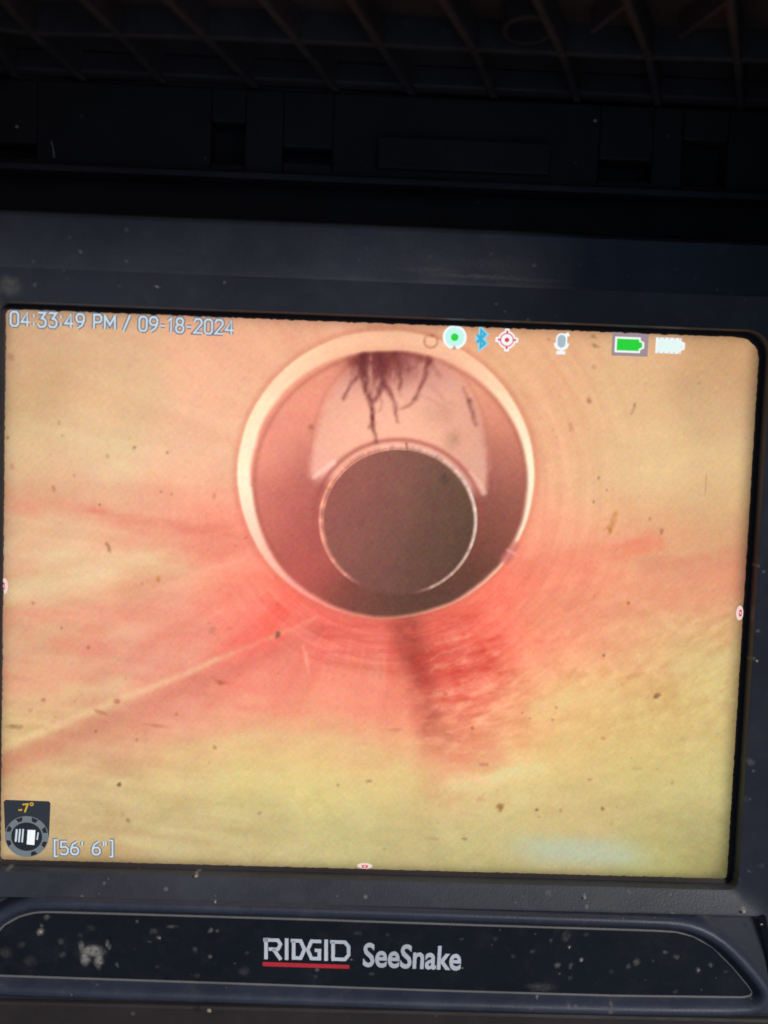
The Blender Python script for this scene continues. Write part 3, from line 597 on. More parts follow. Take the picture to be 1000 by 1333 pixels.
# roots hanging from the crown of the joint
rootc = (104, 48, 48)
img = blend(img, np.exp(-(((X - (-0.46, 37.33)[0]) / 4.4) ** 2 + ((Y - (-0.45, 37.10)[1]) / 2.6) ** 2)) * .85 * mi_ * sst(fbm(X / .7, Y / 1.6, 87) + .75, .1, .8), rootc)
img = blend(img, np.exp(-(((X - (1.70, 36.01)[0]) / 8) ** 2 + ((Y - (1.69, 36.25)[1]) / 2.6) ** 2)) * .38, (150, 82, 80))
img = blend(img, path_mask(X, Y, [(-5.02, 36.70), (-3.07, 38.05), (-0.15, 38.39), (3.38, 38.29), (6.95, 37.38)], .8, .8, .8) * .6 * mi_, (120, 56, 52))
for pts, w0, w1, k in (
    ([(-3.22, 38.75), (-3.35, 35.82), (-2.54, 32.93), (-1.73, 30.03), (-1.55, 28.27)], 1.6, .55, .88), ([(-1.56, 28.51), (-1.51, 26.98), (-1.11, 25.82), (-0.96, 24.76)], .6, .55, .8),
    ([(-3.21, 38.51), (-4.03, 35.22), (-5.03, 33.42), (-6.01, 31.05)], 1.0, .28, .7), ([(-0.64, 39.08), (-0.39, 35.35), (-0.09, 33.61), (-0.74, 31.83), (-1.65, 30.85)], 1.5, .5, .72),
    ([(0.02, 33.85), (1.02, 32.24), (1.80, 30.16), (2.47, 27.95)], 1.0, .35, .75), ([(0.76, 39.13), (2.27, 36.62), (2.57, 34.88), (2.52, 33.12)], 1.3, .4, .6),
    ([(2.38, 33.70), (2.68, 31.95)], .4, .3, .3), ([(6.91, 38.31), (6.22, 35.01), (5.47, 32.99), (4.94, 31.57)], .9, .5, .7), ([(4.94, 31.57), (4.15, 30.60), (2.75, 29.96)], .55, .35, .5),
    ([(5.52, 37.79), (4.40, 36.35), (2.78, 35.59)], .8, .4, .4), ([(6.96, 37.14), (7.83, 36.01), (8.34, 35.09)], .6, .3, .3), ([(13.33, 31.52), (13.88, 29.78), (14.31, 28.03)], 1.0, .5, .55), ([(12.30, 33.48), (13.33, 31.52)], .4, .5, .35),
    ([(-1.98, 37.04), (-1.43, 34.73), (-1.57, 32.15)], .9, .4, .5), ([(-4.56, 36.95), (-3.83, 36.04), (-3.54, 34.42)], .8, .5, .5), ([(0.48, 37.14), (-0.04, 35.36)], 1.2, .6, .5),
    ([(-1.33, 38.70), (-1.01, 36.15), (-1.19, 34.50)], 1.4, .6, .4), ([(-2.45, 37.03), (-2.58, 34.10), (-2.98, 32.10)], .5, .2, .3), ([(-0.07, 36.18), (0.70, 34.57), (0.64, 32.93)], .5, .2, .3), ([(-3.66, 37.91), (-4.77, 36.01), (-4.96, 34.83)], .5, .2, .35), ([(1.62, 38.34), (3.44, 36.78), (3.85, 35.39)], .6, .3, .3), ([(-0.90, 32.99), (-0.36, 31.25), (-0.54, 29.60)], .4, .2, .35),
    ([(5.39, 32.05), (7.18, 31.53), (9.35, 30.44)], .3, .3, .18), ([(7.09, 33.87), (9.55, 31.38), (11.00, 30.73)], .5, .3, .14)):
    img = blend(img, path_mask(X + N89, Y, catmull(pts, 5, False), w0 * .85, w1 * .9, .46) * k * .92 * mi_ * N90, rootc)
for cx_, cy_, r_, k in (((-1.52, 27.33) + (.5, .5)), ((-2.10, 26.96) + (.3, .35)), ((10.75, 25.18) + (1.3, .16)), ((11.19, 26.02) + (1.0, .14)), ((9.64, 29.27) + (1.5, .12)), ((-10.93, 26.64) + (.4, .4)), ((7.27, 29.18) + (1.8, .08))):
    img = blend(img, np.exp(-((X - cx_) ** 2 + (Y - cy_) ** 2) / r_ ** 2) * k, (110, 74, 52))
# inner ring and the dark bore beyond
BORE = [
((-5.30, 16.91), (172,100,94)), ((-3.08, 21.14), (166,100,92)), ((2.79, 22.53), (140,94,84)), ((11.20, 19.87), (108,82,68)),
((3.17, 12.45), (120,86,77)), ((-6.29, 10.93), (160,94,88)), ((12.89, 7.99), (84,65,52)), ((2.33, 2.83), (118,82,74)),
((-3.71, 5.03), (138,88,80)), ((7.78, 16.18), (106,82,70)), ((0.62, 17.12), (136,92,84)), ((5.98, 1.14), (100,72,62)),
((10.60, 5.51), (86,66,54)), ((-1.50, 9.90), (134,90,82)), ((12.64, 13.97), (94,74,60))
]
bo = field(BORE, X, Y, 6.5); bo *= (1 + .05 * fbm(X / 2.5, Y / 4.5, 91, 5, .65) + .02 * fbm(X / 2.2, Y / 14, 92, 3))[..., None]
ang = np.arctan2(Y - c_r[1], X - c_r[0])
fade = sst(np.abs(ang + math.pi / 2 + .12), .3, .7)                     # the ring dies away at the bottom
fr = 1 - sst(E_r, .985, 1.005)
th_r = .056 + .010 * np.cos(ang - 2.4)
rim = fr * sst(E_r, 1 - th_r - .016, 1 - th_r + .016)
bore_m = 1 - sst(E_r, 1 - th_r - .01, 1 - th_r + .012)
soft = 1 - sst(E_r, .93, 1.03)
img = img * (1 - (bore_m * fade + soft * (1 - fade))[..., None]) + bo * (bore_m * fade + soft * (1 - fade))[..., None]
rcol = np.stack([226 + 10 * np.cos(ang - 3.0), 178 + 18 * np.cos(ang + .35), 160 + 22 * np.cos(ang + .3)], -1) * (1 + .2 * fbm(ang * 16, rr * 0, 93))[..., None]
rk = np.clip(rim * fade * (1.05 + .3 * fbm(ang * 6, rr * 0, 95)) * (.62 + .45 * sst(Y, c_r[1] - 12, c_r[1] + 4)), 0, 1)
img = img * (1 - rk[..., None]) + rcol * rk[..., None]
img = blend(img, np.exp(-((E_r - .952) / .012) ** 2) * fade * .35, (112, 62, 58))
img = blend(img, path_mask(X, Y, [(3.78, 24.70), (3.93, 23.87)], .35, .35, .2) * .7, (150, 84, 76))
# dirt on the lens and crumbs on the pipe wall
NDOT = fbm(X / .5, Y / .5, 97)
def dot(c, rx, ry, k, col, a=0., gain=.68):
    pad = max(rx, ry) * 1.6 + .3
    q = box_of(c[0] - pad, c[0] + pad, c[1] - pad, c[1] + pad)
    ca_, sa_ = math.cos(a), math.sin(a); dx, dy = X[q] - c[0], Y[q] - c[1]
    e = np.hypot((dx * ca_ + dy * sa_) / rx, (-dx * sa_ + dy * ca_) / ry) + .45 * NDOT[q]
    img[q] = blend(img[q], (1 - sst(e, .25, 1.3)) * k * gain, col)
BR = (112, 74, 52); DKB = (70, 48, 40); OR = (176, 118, 52); RD = (150, 72, 58)
for c, rx, ry, k, col, a in (
    ((-15.06, -5.70), .45, .75, .8, (84, 62, 56), -.2), ((-41.44, 6.87), .35, .7, .6, BR, .3), ((-41.81, 7.57), .3, .35, .5, BR, 0), ((-33.80, 2.35), .45, .5, .8, OR, 0), ((36.25, 13.22), .55, 1.9, .62, OR, -.28), ((35.93, 12.37), .5, .6, .5, (150, 96, 40), 0), ((35.44, 12.60), .7, .3, .35, OR, .3), ((36.63, 15.03), .35, .6, .5, OR, -.4),
    ((31.69, 32.20), .4, .55, .65, BR, 0), ((38.64, 31.27), .35, 1.2, .38, BR, -.35), ((38.73, 31.86), .3, .5, .5, BR, -.3), ((44.81, -13.44), .65, .4, .8, BR, .4), ((44.47, -13.82), .4, .3, .6, DKB, .3), ((20.76, -32.09), .75, .7, .85, (128, 76, 42), 0), ((20.90, -32.46), .3, .7, .5, BR, 0), ((37.01, -32.00), .35, .4, .75, BR, .3), ((35.98, -7.35), .3, .3, .75, BR, 0), ((39.42, 1.03), .3, .35, .75, RD, .4),
    ((-23.69, -13.49), 1.3, .4, .5, RD, -.15), ((-23.81, -13.62), .5, .4, .4, RD, 0), ((-42.31, -18.82), 1.4, .35, .5, RD, -.35), ((-39.84, -17.04), .6, .5, .65, RD, 0), ((-33.45, -20.74), 2.2, .35, .36, RD, -.1), ((-55.48, -21.53), 1.3, .5, .6, BR, 0), ((-42.98, -21.89), .3, .3, .6, BR, 0), ((-39.25, -30.24), .4, .4, .85, DKB, 0), ((-37.70, -36.00), .45, .35, .6, BR, -.4), ((-38.56, -35.03), .4, .5, .25, BR, 0), ((-0.15, -28.60), .6, .35, .55, BR, 0), ((-4.96, -29.36), .35, .35, .4, BR, 0),
    ((9.79, 19.46), .8, .95, .5, (70, 60, 52), 0), ((-42.97, 13.59), .28, .28, .7, DKB, 0), ((-50.03, 15.82), .35, .6, .5, RD, .3), ((-57.13, 23.33), .3, .3, .7, BR, 0), ((-37.85, 22.61), .3, .3, .6, BR, 0), ((-41.92, 21.06), .3, .4, .4, BR, 0), ((-32.79, 21.97), .3, .3, .6, BR, 0), ((-49.35, 25.95), .3, .5, .35, BR, 0), ((-56.67, 35.57), .6, .7, .3, BR, 0), ((-56.38, 19.02), .4, .6, .35, RD, 0), ((-31.95, 15.63), .3, .3, .4, RD, 0), ((-25.47, 15.50), .35, .8, .35, RD, 0), ((-33.61, 15.93), .25, .25, .4, BR, 0),
    ((-25.20, -5.42), .8, .7, .28, (120, 84, 70), 0), ((-22.47, -4.97), .6, .3, .2, BR, 0), ((29.04, 28.09), .4, .9, .26, BR, 0), ((33.72, 20.42), .25, .3, .7, BR, 0), ((35.13, 18.57), .2, .25, .6, BR, 0), ((33.19, 16.71), .2, .3, .6, BR, 0), ((42.08, 14.26), .3, .4, .4, BR, 0), ((44.11, 12.41), .3, .6, .6, RD, -.4), ((43.85, 12.64), .3, .3, .4, BR, 0), ((32.21, 40.67), .7, .4, .55, BR, -.3), ((31.90, 42.06), .5, .35, .45, BR, -.3), ((24.96, 41.33), .3, .3, .45, BR, 0), ((32.14, 37.38), .5, .4, .25, BR, 0),
    ((50.51, 20.30), .12, 1.9, .4, BR, 0), ((26.63, -32.42), .3, .3, .7, DKB, 0), ((30.42, -32.44), .3, .4, .4, BR, 0), ((15.38, -37.48), .6, .3, .5, BR, 0), ((34.81, -27.33), .4, .3, .5, BR, 0), ((28.38, -17.88), .3, .3, .6, BR, 0), ((28.89, -15.90), .4, .3, .4, RD, 0), ((36.67, -20.59), .5, .3, .4, RD, 0), ((17.66, -30.94), .8, .5, .28, RD, 0), ((15.85, -19.62), .3, .4, .7, RD, 0), ((17.91, -25.35), .8, .4, .5, RD, 0), ((11.39, -14.23), .45, .4, .55, RD, 0), ((3.78, -20.23), 1.4, .3, .3, RD, 0), ((47.91, -27.45), .3, .5, .3, BR, 0), ((24.85, -17.74), .25, .2, .6, BR, 0), ((23.60, -16.92), .2, .2, .6, BR, 0),
    ((10.27, -37.62), 1.2, .4, .2, BR, 0), ((-30.50, -18.82), .3, .3, .4, BR, 0), ((-36.63, -23.04), .3, .4, .45, BR, 0), ((-24.39, -23.90), .35, .35, .55, BR, 0), ((-51.14, -17.26), .4, .5, .5, RD, .4), ((-53.13, -18.91), .4, .4, .3, RD, 0), ((-36.27, 1.55), .3, .3, .35, BR, 0), ((-48.56, -5.70), .3, .3, .55, BR, 0), ((-44.38, -8.69), .3, .35, .55, BR, 0), ((-52.98, -2.00), .4, .35, .5, RD, 0), ((-20.47, 9.25), .3, .3, .3, RD, 0), ((-17.14, -34.17), .4, .3, .4, BR, 0), ((40.88, -10.50), 1.5, .5, .2, BR, .4), ((49.35, -20.33), 1.2, .5, .18, BR, .4), ((42.28, -25.25), .9, .4, .2, BR, 0)):
    dot(c, rx, ry, k, col, a)
rs = np.random.RandomState(7)
for _ in range(105):
    c = (rs.uniform(-W, W), rs.uniform(-H, H))
    if math.hypot((c[0] - c_o[0]) / rx_o, (c[1] - c_o[1]) / ry_o) < 1.06: continue
    q = rs.uniform(.14, .28); dot(c, q, q * rs.uniform(.8, 1.5), rs.uniform(.08, .32), BR if rs.rand() < .6 else RD, rs.uniform(0, 3))
# a drop on the glass of the lens beside the ring
dc = (6.95, 40.41); dr = np.hypot(X - dc[0], Y - dc[1])
img = blend(img, np.exp(-((dr - 1.0) / .2) ** 2) * .4 * (1 - sst(Y - dc[1], -.2, 1.2) * .6), (120, 80, 58)); dot((7.15, 41.23), .4, .25, .5, BR, 0)
# backlight falls off at the panel's edges
ex = np.minimum(W - np.abs(X), H - np.abs(Y))
img *= (1 - .22 * np.exp(-np.clip(ex, 0, 9) / .9))[..., None]
cor = np.hypot(np.clip(X - (W - 5), 0, 9), np.clip(-Y - (H - 4), 0, 9)); img *= (1 - .25 * sst(cor, 2.5, 6))[..., None]
# sensor noise of the footage and the pixel weave of the panel
nz = np.random.RandomState(12)
img += nz.normal(0, 2.1, (NY, NX, 1)) + nz.normal(0, 1.5, (NY, NX, 3))
bl = nz.normal(0, 1.6, (NY // 4, NX // 4, 3)).repeat(4, 0).repeat(4, 1); img += bl
img += (1.3 * np.sin(X * 5.1) * np.sin(Y * 4.7 + X * .3))[..., None]
lum = img.mean(-1, keepdims=True); img = lum + (img - lum) * 1.07; img = 150 + (img - 150) * 1.05
img = np.clip(img * 1.02, 4, 255) / 255
linear = np.where(img <= .04045, img / 12.92, ((img + .055) / 1.055) ** 2.4)

me = bpy.data.meshes.new('screen')
me.vertices.add(NX * NY); me.vertices.foreach_set('co', ((np.stack([X, Y, np.zeros_like(X)], -1).reshape(-1, 3) - np.array(BASE)) * .001).astype(np.float32).ravel())
i = (np.arange(NY - 1)[:, None] * NX + np.arange(NX - 1)[None]).ravel()
q = np.stack([i, i + 1, i + NX + 1, i + NX], -1).ravel().astype(np.int32)
nf = (NX - 1) * (NY - 1)
me.loops.add(nf * 4); me.loops.foreach_set('vertex_index', q)
me.polygons.add(nf); me.polygons.foreach_set('loop_start', np.arange(nf, dtype=np.int32) * 4)
me.update(calc_edges=True)
at = me.color_attributes.new('footage', 'FLOAT_COLOR', 'POINT')
at.data.foreach_set('color', np.concatenate([linear.reshape(-1, 3), np.ones((NX * NY, 1))], 1).astype(np.float32).ravel())
N = NT('display_glass')
an_ = N.n('ShaderNodeAttribute', attribute_name='footage'); N.l(an_.outputs['Color'], N.b.inputs['Emission Color'])
N.b.inputs['Emission Strength'].default_value = 1.; N.b.inputs['Base Color'].default_value = (.004, .004, .004, 1)
N.l(N.ramp(N.noise(200, 3).outputs['Fac'], .3, .7, .42, .55), N.b.inputs['Roughness']); N.b.inputs['Specular IOR Level'].default_value = .1
me.materials.append(N.m)
screen = bpy.data.objects.new('screen', me); COL.objects.link(screen); screen.parent = ROOT
screen['label'] = 'lit screen showing the inside of an orange pipe with roots at a joint'

# ------------------------------------------------------------------ on-screen display, lit overlays a hair above the footage
Z1, Z2, Z3, Z4 = .02, .035, .05, .065
E_w = emit('lit_white', (226, 234, 240)); E_hi = emit('lit_bright_white', (246, 252, 252)); E_g = emit('lit_green', (44, 214, 62)); E_cy = emit('lit_pale_cyan', (196, 250, 238))
E_bl = emit('lit_blue', (60, 178, 214)); E_lb = emit('lit_light_blue', (150, 214, 232)); E_rd = emit('lit_red', (222, 70, 84)); E_dk = emit('dim_outline', (108, 116, 130)); E_gr = emit('lit_grey', (170, 190, 200)); E_mv = emit('lit_mauve', (162, 142, 150))
E_nv = emit('dim_navy', (42, 46, 56)); E_nv2 = emit('dark_navy', (30, 32, 44)); E_st = emit('steel_grey', (110, 120, 126)); E_ye = emit('lit_yellow', (206, 170, 50)); E_tx = emit('lit_text', (204, 218, 228))

GL = {'0': (.6, [[(.14, 0), (.46, 0), (.6, .16), (.6, .84), (.46, 1), (.14, 1), (0, .84), (0, .16), (.14, 0)]]), '1': (.4, [[(.02, .78), (.25, 1), (.25, 0)]]),
      '2': (.6, [[(0, .8), (.12, 1), (.48, 1), (.6, .86), (.6, .66), (0, .02), (.62, .02)]]), '3': (.6, [[(0, 1), (.58, 1), (.28, .6), (.48, .56), (.6, .42), (.6, .16), (.45, 0), (.12, 0), (0, .14)]]),
      '4': (.64, [[(.46, 0), (.46, 1), (0, .3), (.64, .3)]]), '5': (.6, [[(.56, 1), (.06, 1), (.03, .56), (.42, .6), (.6, .46), (.6, .16), (.45, 0), (.12, 0), (0, .12)]]),
      '6': (.6, [[(.5, 1), (.16, .8), (0, .45), (0, .16), (.15, 0), (.45, 0), (.6, .15), (.6, .4), (.45, .56), (.12, .54), (0, .4)]]),
      '9': (.6, [[(.1, 0), (.44, .2), (.6, .55), (.6, .84), (.45, 1), (.15, 1), (0, .85), (0, .6), (.15, .44), (.48, .46), (.6, .6)]]),
      '8': (.6, [[(.15, .54), (.04, .68), (.04, .86), (.16, 1), (.44, 1), (.56, .86), (.56, .68), (.45, .54), (.6, .38), (.6, .15), (.45, 0), (.15, 0), (0, .15), (0, .38), (.15, .54), (.45, .54)]]),
      'P': (.6, [[(.02, 0), (.02, 1), (.46, 1), (.6, .86), (.6, .6), (.46, .46), (.02, .46)]]), 'M': (.84, [[(.02, 0), (.02, 1)], [(.02, .96), (.42, .3), (.82, .96)], [(.82, 1), (.82, 0)]]),
      '/': (.5, [[(0, -.06), (.5, 1.06)]]), ':': (.16, [[(.08, .12), (.08, .28)], [(.08, .68), (.08, .84)]]), '-': (.36, [[(.02, .42), (.36, .42)]]), ' ': (.26, []),
      '[': (.25, [[(.25, 1.12), (.02, 1.12), (.02, -.16), (.25, -.16)]]), ']': (.25, [[(0, 1.12), (.23, 1.12), (.23, -.16), (0, -.16)]]), "'": (.14, [[(.07, .72), (.07, 1.02)]]), '"': (.3, [[(.05, .72), (.05, 1.02)], [(.25, .72), (.25, 1.02)]])}
def osd_text(name, s, a, b, h, label, wt=.29):
    gap = .26; tot = sum(GL[c_][0] + gap for c_ in s) - gap
    l = math.dist(a, b); ux, uy = (b[0] - a[0]) / l, (b[1] - a[1]) / l; k = l / tot
    bm = bmesh.new(); x = 0
    for c_ in s:
        for j, pl in enumerate(GL[c_][1]):
            pp = [(a[0] + ux * (x + p[0]) * k - uy * p[1] * h, a[1] + uy * (x + p[0]) * k + ux * p[1] * h) for p in pl]
            stroke(bm, pp, wt * 2.3, Z1 + .001 * j, 0); stroke(bm, pp, wt, Z2 + .001 * j, 1)
        x += GL[c_][0] + gap
    return flat_obj(name, bm, [E_dk, E_tx], screen, label)
osd_text('time_text', '04:33:49 PM', (-56.84, 40.31), (-41.09, 40.35), 2.1, 'clock reading 04:33:49 PM')
osd_text('date_text', '/ 09-18-2024', (-39.81, 40.31), (-23.16, 40.25), 2.1, 'date reading / 09-18-2024')
osd_text('distance_text', "[56' 6\"]", (-49.14, -41.77), (-40.01, -41.58), 2.05, 'distance reading 56 feet 6 inches', .27)

bm = bmesh.new()                                          # recording symbol
c = (10.57, 41.13)
disc(bm, c, 1.85, Z1, 0); disc(bm, (c[0], c[1] + .05), 1.45, Z2, 1); disc(bm, c, .58, Z3, 2)
poly(bm, [(c[0] - .45, c[1] - 1.9), (c[0] + .45, c[1] - 1.9), (c[0], c[1] - 1.2)], Z4, 3)
flat_obj('recording_icon', bm, [E_hi, E_cy, E_g, emit('lit_peach', (214, 160, 138))], screen, 'white disc with a green dot')
bm = bmesh.new()                                          # wireless rune
c = (14.58, 41.05)
P = lambda x, y: (c[0] + x, c[1] + y)
rune = [P(-.62, .62), P(.62, -.68), P(0, -1.3), P(0, 1.3), P(.62, .68), P(-.62, -.62)]
stroke(bm, rune, 1.0, Z1, 0); stroke(bm, rune, .42, Z2, 1)
flat_obj('wireless_icon', bm, [E_lb, E_bl], screen)
bm = bmesh.new()                                          # target symbol
c = (18.59, 41.03)
for k in range(4):
    a = k * math.pi / 2; stroke(bm, [(c[0] + .5 * math.cos(a), c[1] + .5 * math.sin(a)), (c[0] + 1.75 * math.cos(a), c[1] + 1.75 * math.sin(a))], .75, Z1 - .004, 0)
disc(bm, c, 1.36, Z1, 0)
stroke(bm, [(c[0] + .98 * math.cos(R(15 * k)), c[1] + .98 * math.sin(R(15 * k))) for k in range(24)], .26, Z2, 1, True)
disc(bm, c, .36, Z3, 2, 16)
for k in range(4):
    a = k * math.pi / 2; stroke(bm, [(c[0] + .95 * math.cos(a), c[1] + .95 * math.sin(a)), (c[0] + 1.4 * math.cos(a), c[1] + 1.4 * math.sin(a))], .3, Z4, 2)
flat_obj('target_icon', bm, [E_hi, emit('lit_pink', (238, 150, 160)), E_rd], screen)
bm = bmesh.new()                                          # microphone
c = (26.99, 40.94)
cap = [P2 for P2 in [(c[0] + .62 * math.cos(R(a)), c[1] + .55 + .62 * math.sin(R(a))) for a in range(0, 181, 20)] + [(c[0] + .62 * math.cos(R(a)), c[1] - .15 + .62 * math.sin(R(a))) for a in range(180, 361, 20)]]
poly(bm, [(c[0] + (p[0] - c[0]) * 1.4, c[1] + (p[1] - c[1]) * 1.22) for p in cap], Z1, 0); poly(bm, cap, Z2, 1)
arc = [(c[0] + 1.0 * math.cos(R(a)), c[1] - .1 + .95 * math.sin(R(a))) for a in range(180, 361, 15)]
stroke(bm, arc, .36, Z1 - .004, 0); stroke(bm, [(c[0], c[1] - .9), (c[0], c[1] - 1.5)], .45, Z3, 0); stroke(bm, [(c[0] - .75, c[1] - 1.55), (c[0] + .65, c[1] - 1.55)], .5, Z4, 0)
stroke(bm, [(c[0] + .45, c[1] + 1.0), (c[0] + 1.1, c[1] + 1.35)], .6, Z3, 0)
flat_obj('microphone_icon', bm, [E_hi, E_gr], screen)
def rect(bm, c, w_, h_, z, mi):
    poly(bm, [(c[0] - w_ / 2, c[1] - h_ / 2), (c[0] + w_ / 2, c[1] - h_ / 2), (c[0] + w_ / 2, c[1] + h_ / 2), (c[0] - w_ / 2, c[1] + h_ / 2)], z, mi)
def battery(c, mats, boxed):
    bm = bmesh.new()
    if boxed: rect(bm, (c[0] + .15, c[1] + .05), 5.6, 3.5, Z1 - .006, 0)
    def shell(sx, sy, z, mi):
        k = [(-2.2 * sx, -1.2 * sy), (1.75 * sx, -1.2 * sy), (1.75 * sx, -.75 * sy), (2.35 * sx, -.45 * sy), (2.35 * sx, .45 * sy), (1.75 * sx, .75 * sy), (1.75 * sx, 1.2 * sy), (-2.2 * sx, 1.2 * sy)]
        poly(bm, [(c[0] + x, c[1] + y) for x, y in k], z, mi)
    shell(1.0, 1.0, Z2, 1); shell(.86, .74, Z3, 2)
    if not boxed:
        for k in range(5):
            rect(bm, (c[0] - 1.7 + k * .8, c[1] + 1.06), .2, .2, Z4, 0); rect(bm, (c[0] - 1.7 + k * .8, c[1] - 1.06), .2, .2, Z4, 0)
    return bm, mats
bm, mats = battery((37.41, 40.98), [E_mv, E_hi, E_g], True); flat_obj('battery_icon', bm, mats, screen, 'green full battery symbol')
bm, mats = battery((43.70, 41.10), [E_gr, E_hi, emit('lit_ice_white', (232, 250, 246))], False); flat_obj('battery_icon', bm, mats, screen, 'white empty battery symbol')
for c, w_, h_, dx, dy in (((-57.36, 0.49), .75, 2.0, -.15, 0), ((57.04, 0.03), .8, 1.9, .1, 0), ((-0.28, -42.29), 1.7, .75, 0, -.12)):
    bm = bmesh.new(); disc(bm, c, w_ * .72, Z1, 0, 14, h_ * .62); rect(bm, (c[0] + dx, c[1] + dy), w_ * .55, h_ * .55, Z2, 1); rect(bm, (c[0] + dx, c[1] + dy), w_ * .2, h_ * .22, Z3, 0)
    flat_obj('frame_marker', bm, [emit('lit_rose_white', (238, 214, 208)), E_rd], screen)
bm = bmesh.new()                                          # camera roll gauge
c = (-53.50, -39.04); q = [(-57.15, -33.22), (-49.86, -33.26), (-50.02, -39.07), (-56.85, -39.26)]
poly(bm, [(q[0][0] + .3, q[0][1]), (q[1][0] - .3, q[1][1]), (q[1][0], q[1][1] - .3), q[2], q[3], (q[0][0], q[0][1] - .3)], Z1, 0)
disc(bm, c, 3.42, Z2, 1, 40, 3.3); disc(bm, c, 2.42, Z3, 2, 36, 2.3)
for k in range(8):
    a = R(22 + 45 * k); a_ = (c[0] + 2.95 * math.cos(a), c[1] + 2.85 * math.sin(a))
    t_ = (-math.sin(a), math.cos(a)); n_ = (math.cos(a), math.sin(a))
    if k in (5,): continue
    poly(bm, [(a_[0] - t_[0] * .55 + n_[0] * .32, a_[1] - t_[1] * .55 + n_[1] * .32), (a_[0] - t_[0] * .3 - n_[0] * .3, a_[1] - t_[1] * .3 - n_[1] * .3), (a_[0] + t_[0] * .3 - n_[0] * .3, a_[1] + t_[1] * .3 - n_[1] * .3), (a_[0] + t_[0] * .55 + n_[0] * .32, a_[1] + t_[1] * .55 + n_[1] * .32)], Z4 - .008, 2)
for x_, w_, h_ in ((-1.62, .3, 2.0), (-1.12, .26, 2.15), (-.62, .26, 2.15), (1.72, .2, 1.2)):
    poly(bm, [(c[0] + x_ - w_ / 2 - .08, c[1] - h_ / 2 + .15), (c[0] + x_ + w_ / 2 - .08, c[1] - h_ / 2 + .15), (c[0] + x_ + w_ / 2 + .08, c[1] + h_ / 2 + .15), (c[0] + x_ - w_ / 2 + .08, c[1] + h_ / 2 + .15)], Z4, 4)
poly(bm, [(c[0] + .02, c[1] - 1.25), (c[0] + 1.22, c[1] - 1.3), (c[0] + 1.36, c[1] + 1.1), (c[0] + .14, c[1] + 1.1)], Z4, 3)
text_into(bm, '-7°', (-54.74, -35.25), (-52.35, -34.93), 1.35, Z2, 5, bold=.015)
flat_obj('roll_gauge', bm, [E_nv, E_st, E_nv2, E_hi, E_tx, E_ye], screen, 'dark dial reading -7 degrees in yellow')

# ------------------------------------------------------------------ hinge between case and lid
bm = bmesh.new(); add_box(bm, -68, 68, 52, 81, -16, -9, .4)
hinge = bm_obj('hinge_housing', bm, M_dark)
HZ = -4.
pk = [((-64.73, 68.48), (-54.54, 66.37)), ((-27.89, 72.90), (-22.66, 66.64)), ((-16.83, 69.55), (-9.18, 67.31)), ((32.20, 69.71), (40.53, 66.66)), ((45.21, 73.17), (52.36, 66.32))]
yb_, yt_ = 65.4, 78.0
cuts = sorted((a[0], b[0], min(a[1], b[1]), max(a[1], b[1])) for a, b in pk)
x_ = -67.
def hb(x0, x1, y0, y1, z=HZ, mat=M_dark):
    bm = bmesh.new(); add_box(bm, x0, x1, y0, y1, -9.2, z, .3); return bm_obj('hinge_block', bm, mat, hinge)
for x0, x1, y0, y1 in cuts:
    if x0 > x_ + .2: hb(x_, x0, yb_, yt_)
    if yt_ - y1 > .4: hb(x0, x1, y1, yt_)
    if y0 - yb_ > .4: hb(x0, x1, yb_, y0)
    x_ = x1
hb(x_, 67, yb_, yt_)
a, b = (-2.23, 71.57), (24.48, 66.66)
bm = bmesh.new(); add_box(bm, a[0], b[0], b[1], a[1], -4.1, -2.7, .35); bm_obj('hinge_cover', bm, M_dark, hinge)
bm = bmesh.new(); add_box(bm, -67, 67, 64.2, 65.3, -9, -2.6, .3); bm_obj('hinge_lip', bm, M_lid, hinge)

# ------------------------------------------------------------------ raised lid with its lattice of ribs underneath
LB = 5.0                                                    # lid leans back from square by this many degrees
d_ = (0, math.sin(R(LB)), math.cos(R(LB))); n_ = (0, -math.cos(R(LB)), math.sin(R(LB)))     # n_ points down, out of the ribbed face
O_ = (0, 78.4, -4.)
def LP(a, b, h=0.):                                         # lid coordinates: a across, b out from the hinge, h below the rib tips (negative = up into the lid)
    return tuple(O_[i] + (a if i == 0 else 0) + d_[i] * b + n_[i] * h for i in range(3))
bm = bmesh.new()
q = lambda h: [LP(-72, -3, h), LP(72, -3, h), LP(72, 84, h), LP(-72, 84, h)]  # far end, out of view, drawn longer to shade the upper bezel
add_hexa(bm, q(-6.5), q(-4.0), .5)
lid = bm_obj('lid', bm, M_lid)
def bar(name, a, b, w0=.55, tip=0., depth=4.2, mat=M_rib):
    dx, dy = b[0] - a[0], b[1] - a[1]; l = math.hypot(dx, dy); px, py = -dy / l, dx / l
    bm = bmesh.new()
    top = [LP(a[0] + px * w0, a[1] + py * w0, tip), LP(a[0] - px * w0, a[1] - py * w0, tip), LP(b[0] - px * w0, b[1] - py * w0, tip), LP(b[0] + px * w0, b[1] + py * w0, tip)]
    w1 = w0 * 1.5
    bot = [LP(a[0] + px * w1, a[1] + py * w1, tip - depth), LP(a[0] - px * w1, a[1] - py * w1, tip - depth), LP(b[0] - px * w1, b[1] - py * w1, tip - depth), LP(b[0] + px * w1, b[1] + py * w1, tip - depth)]
    add_hexa(bm, bot, top, .18, 1)
    return bm_obj(name, bm, mat, lid)
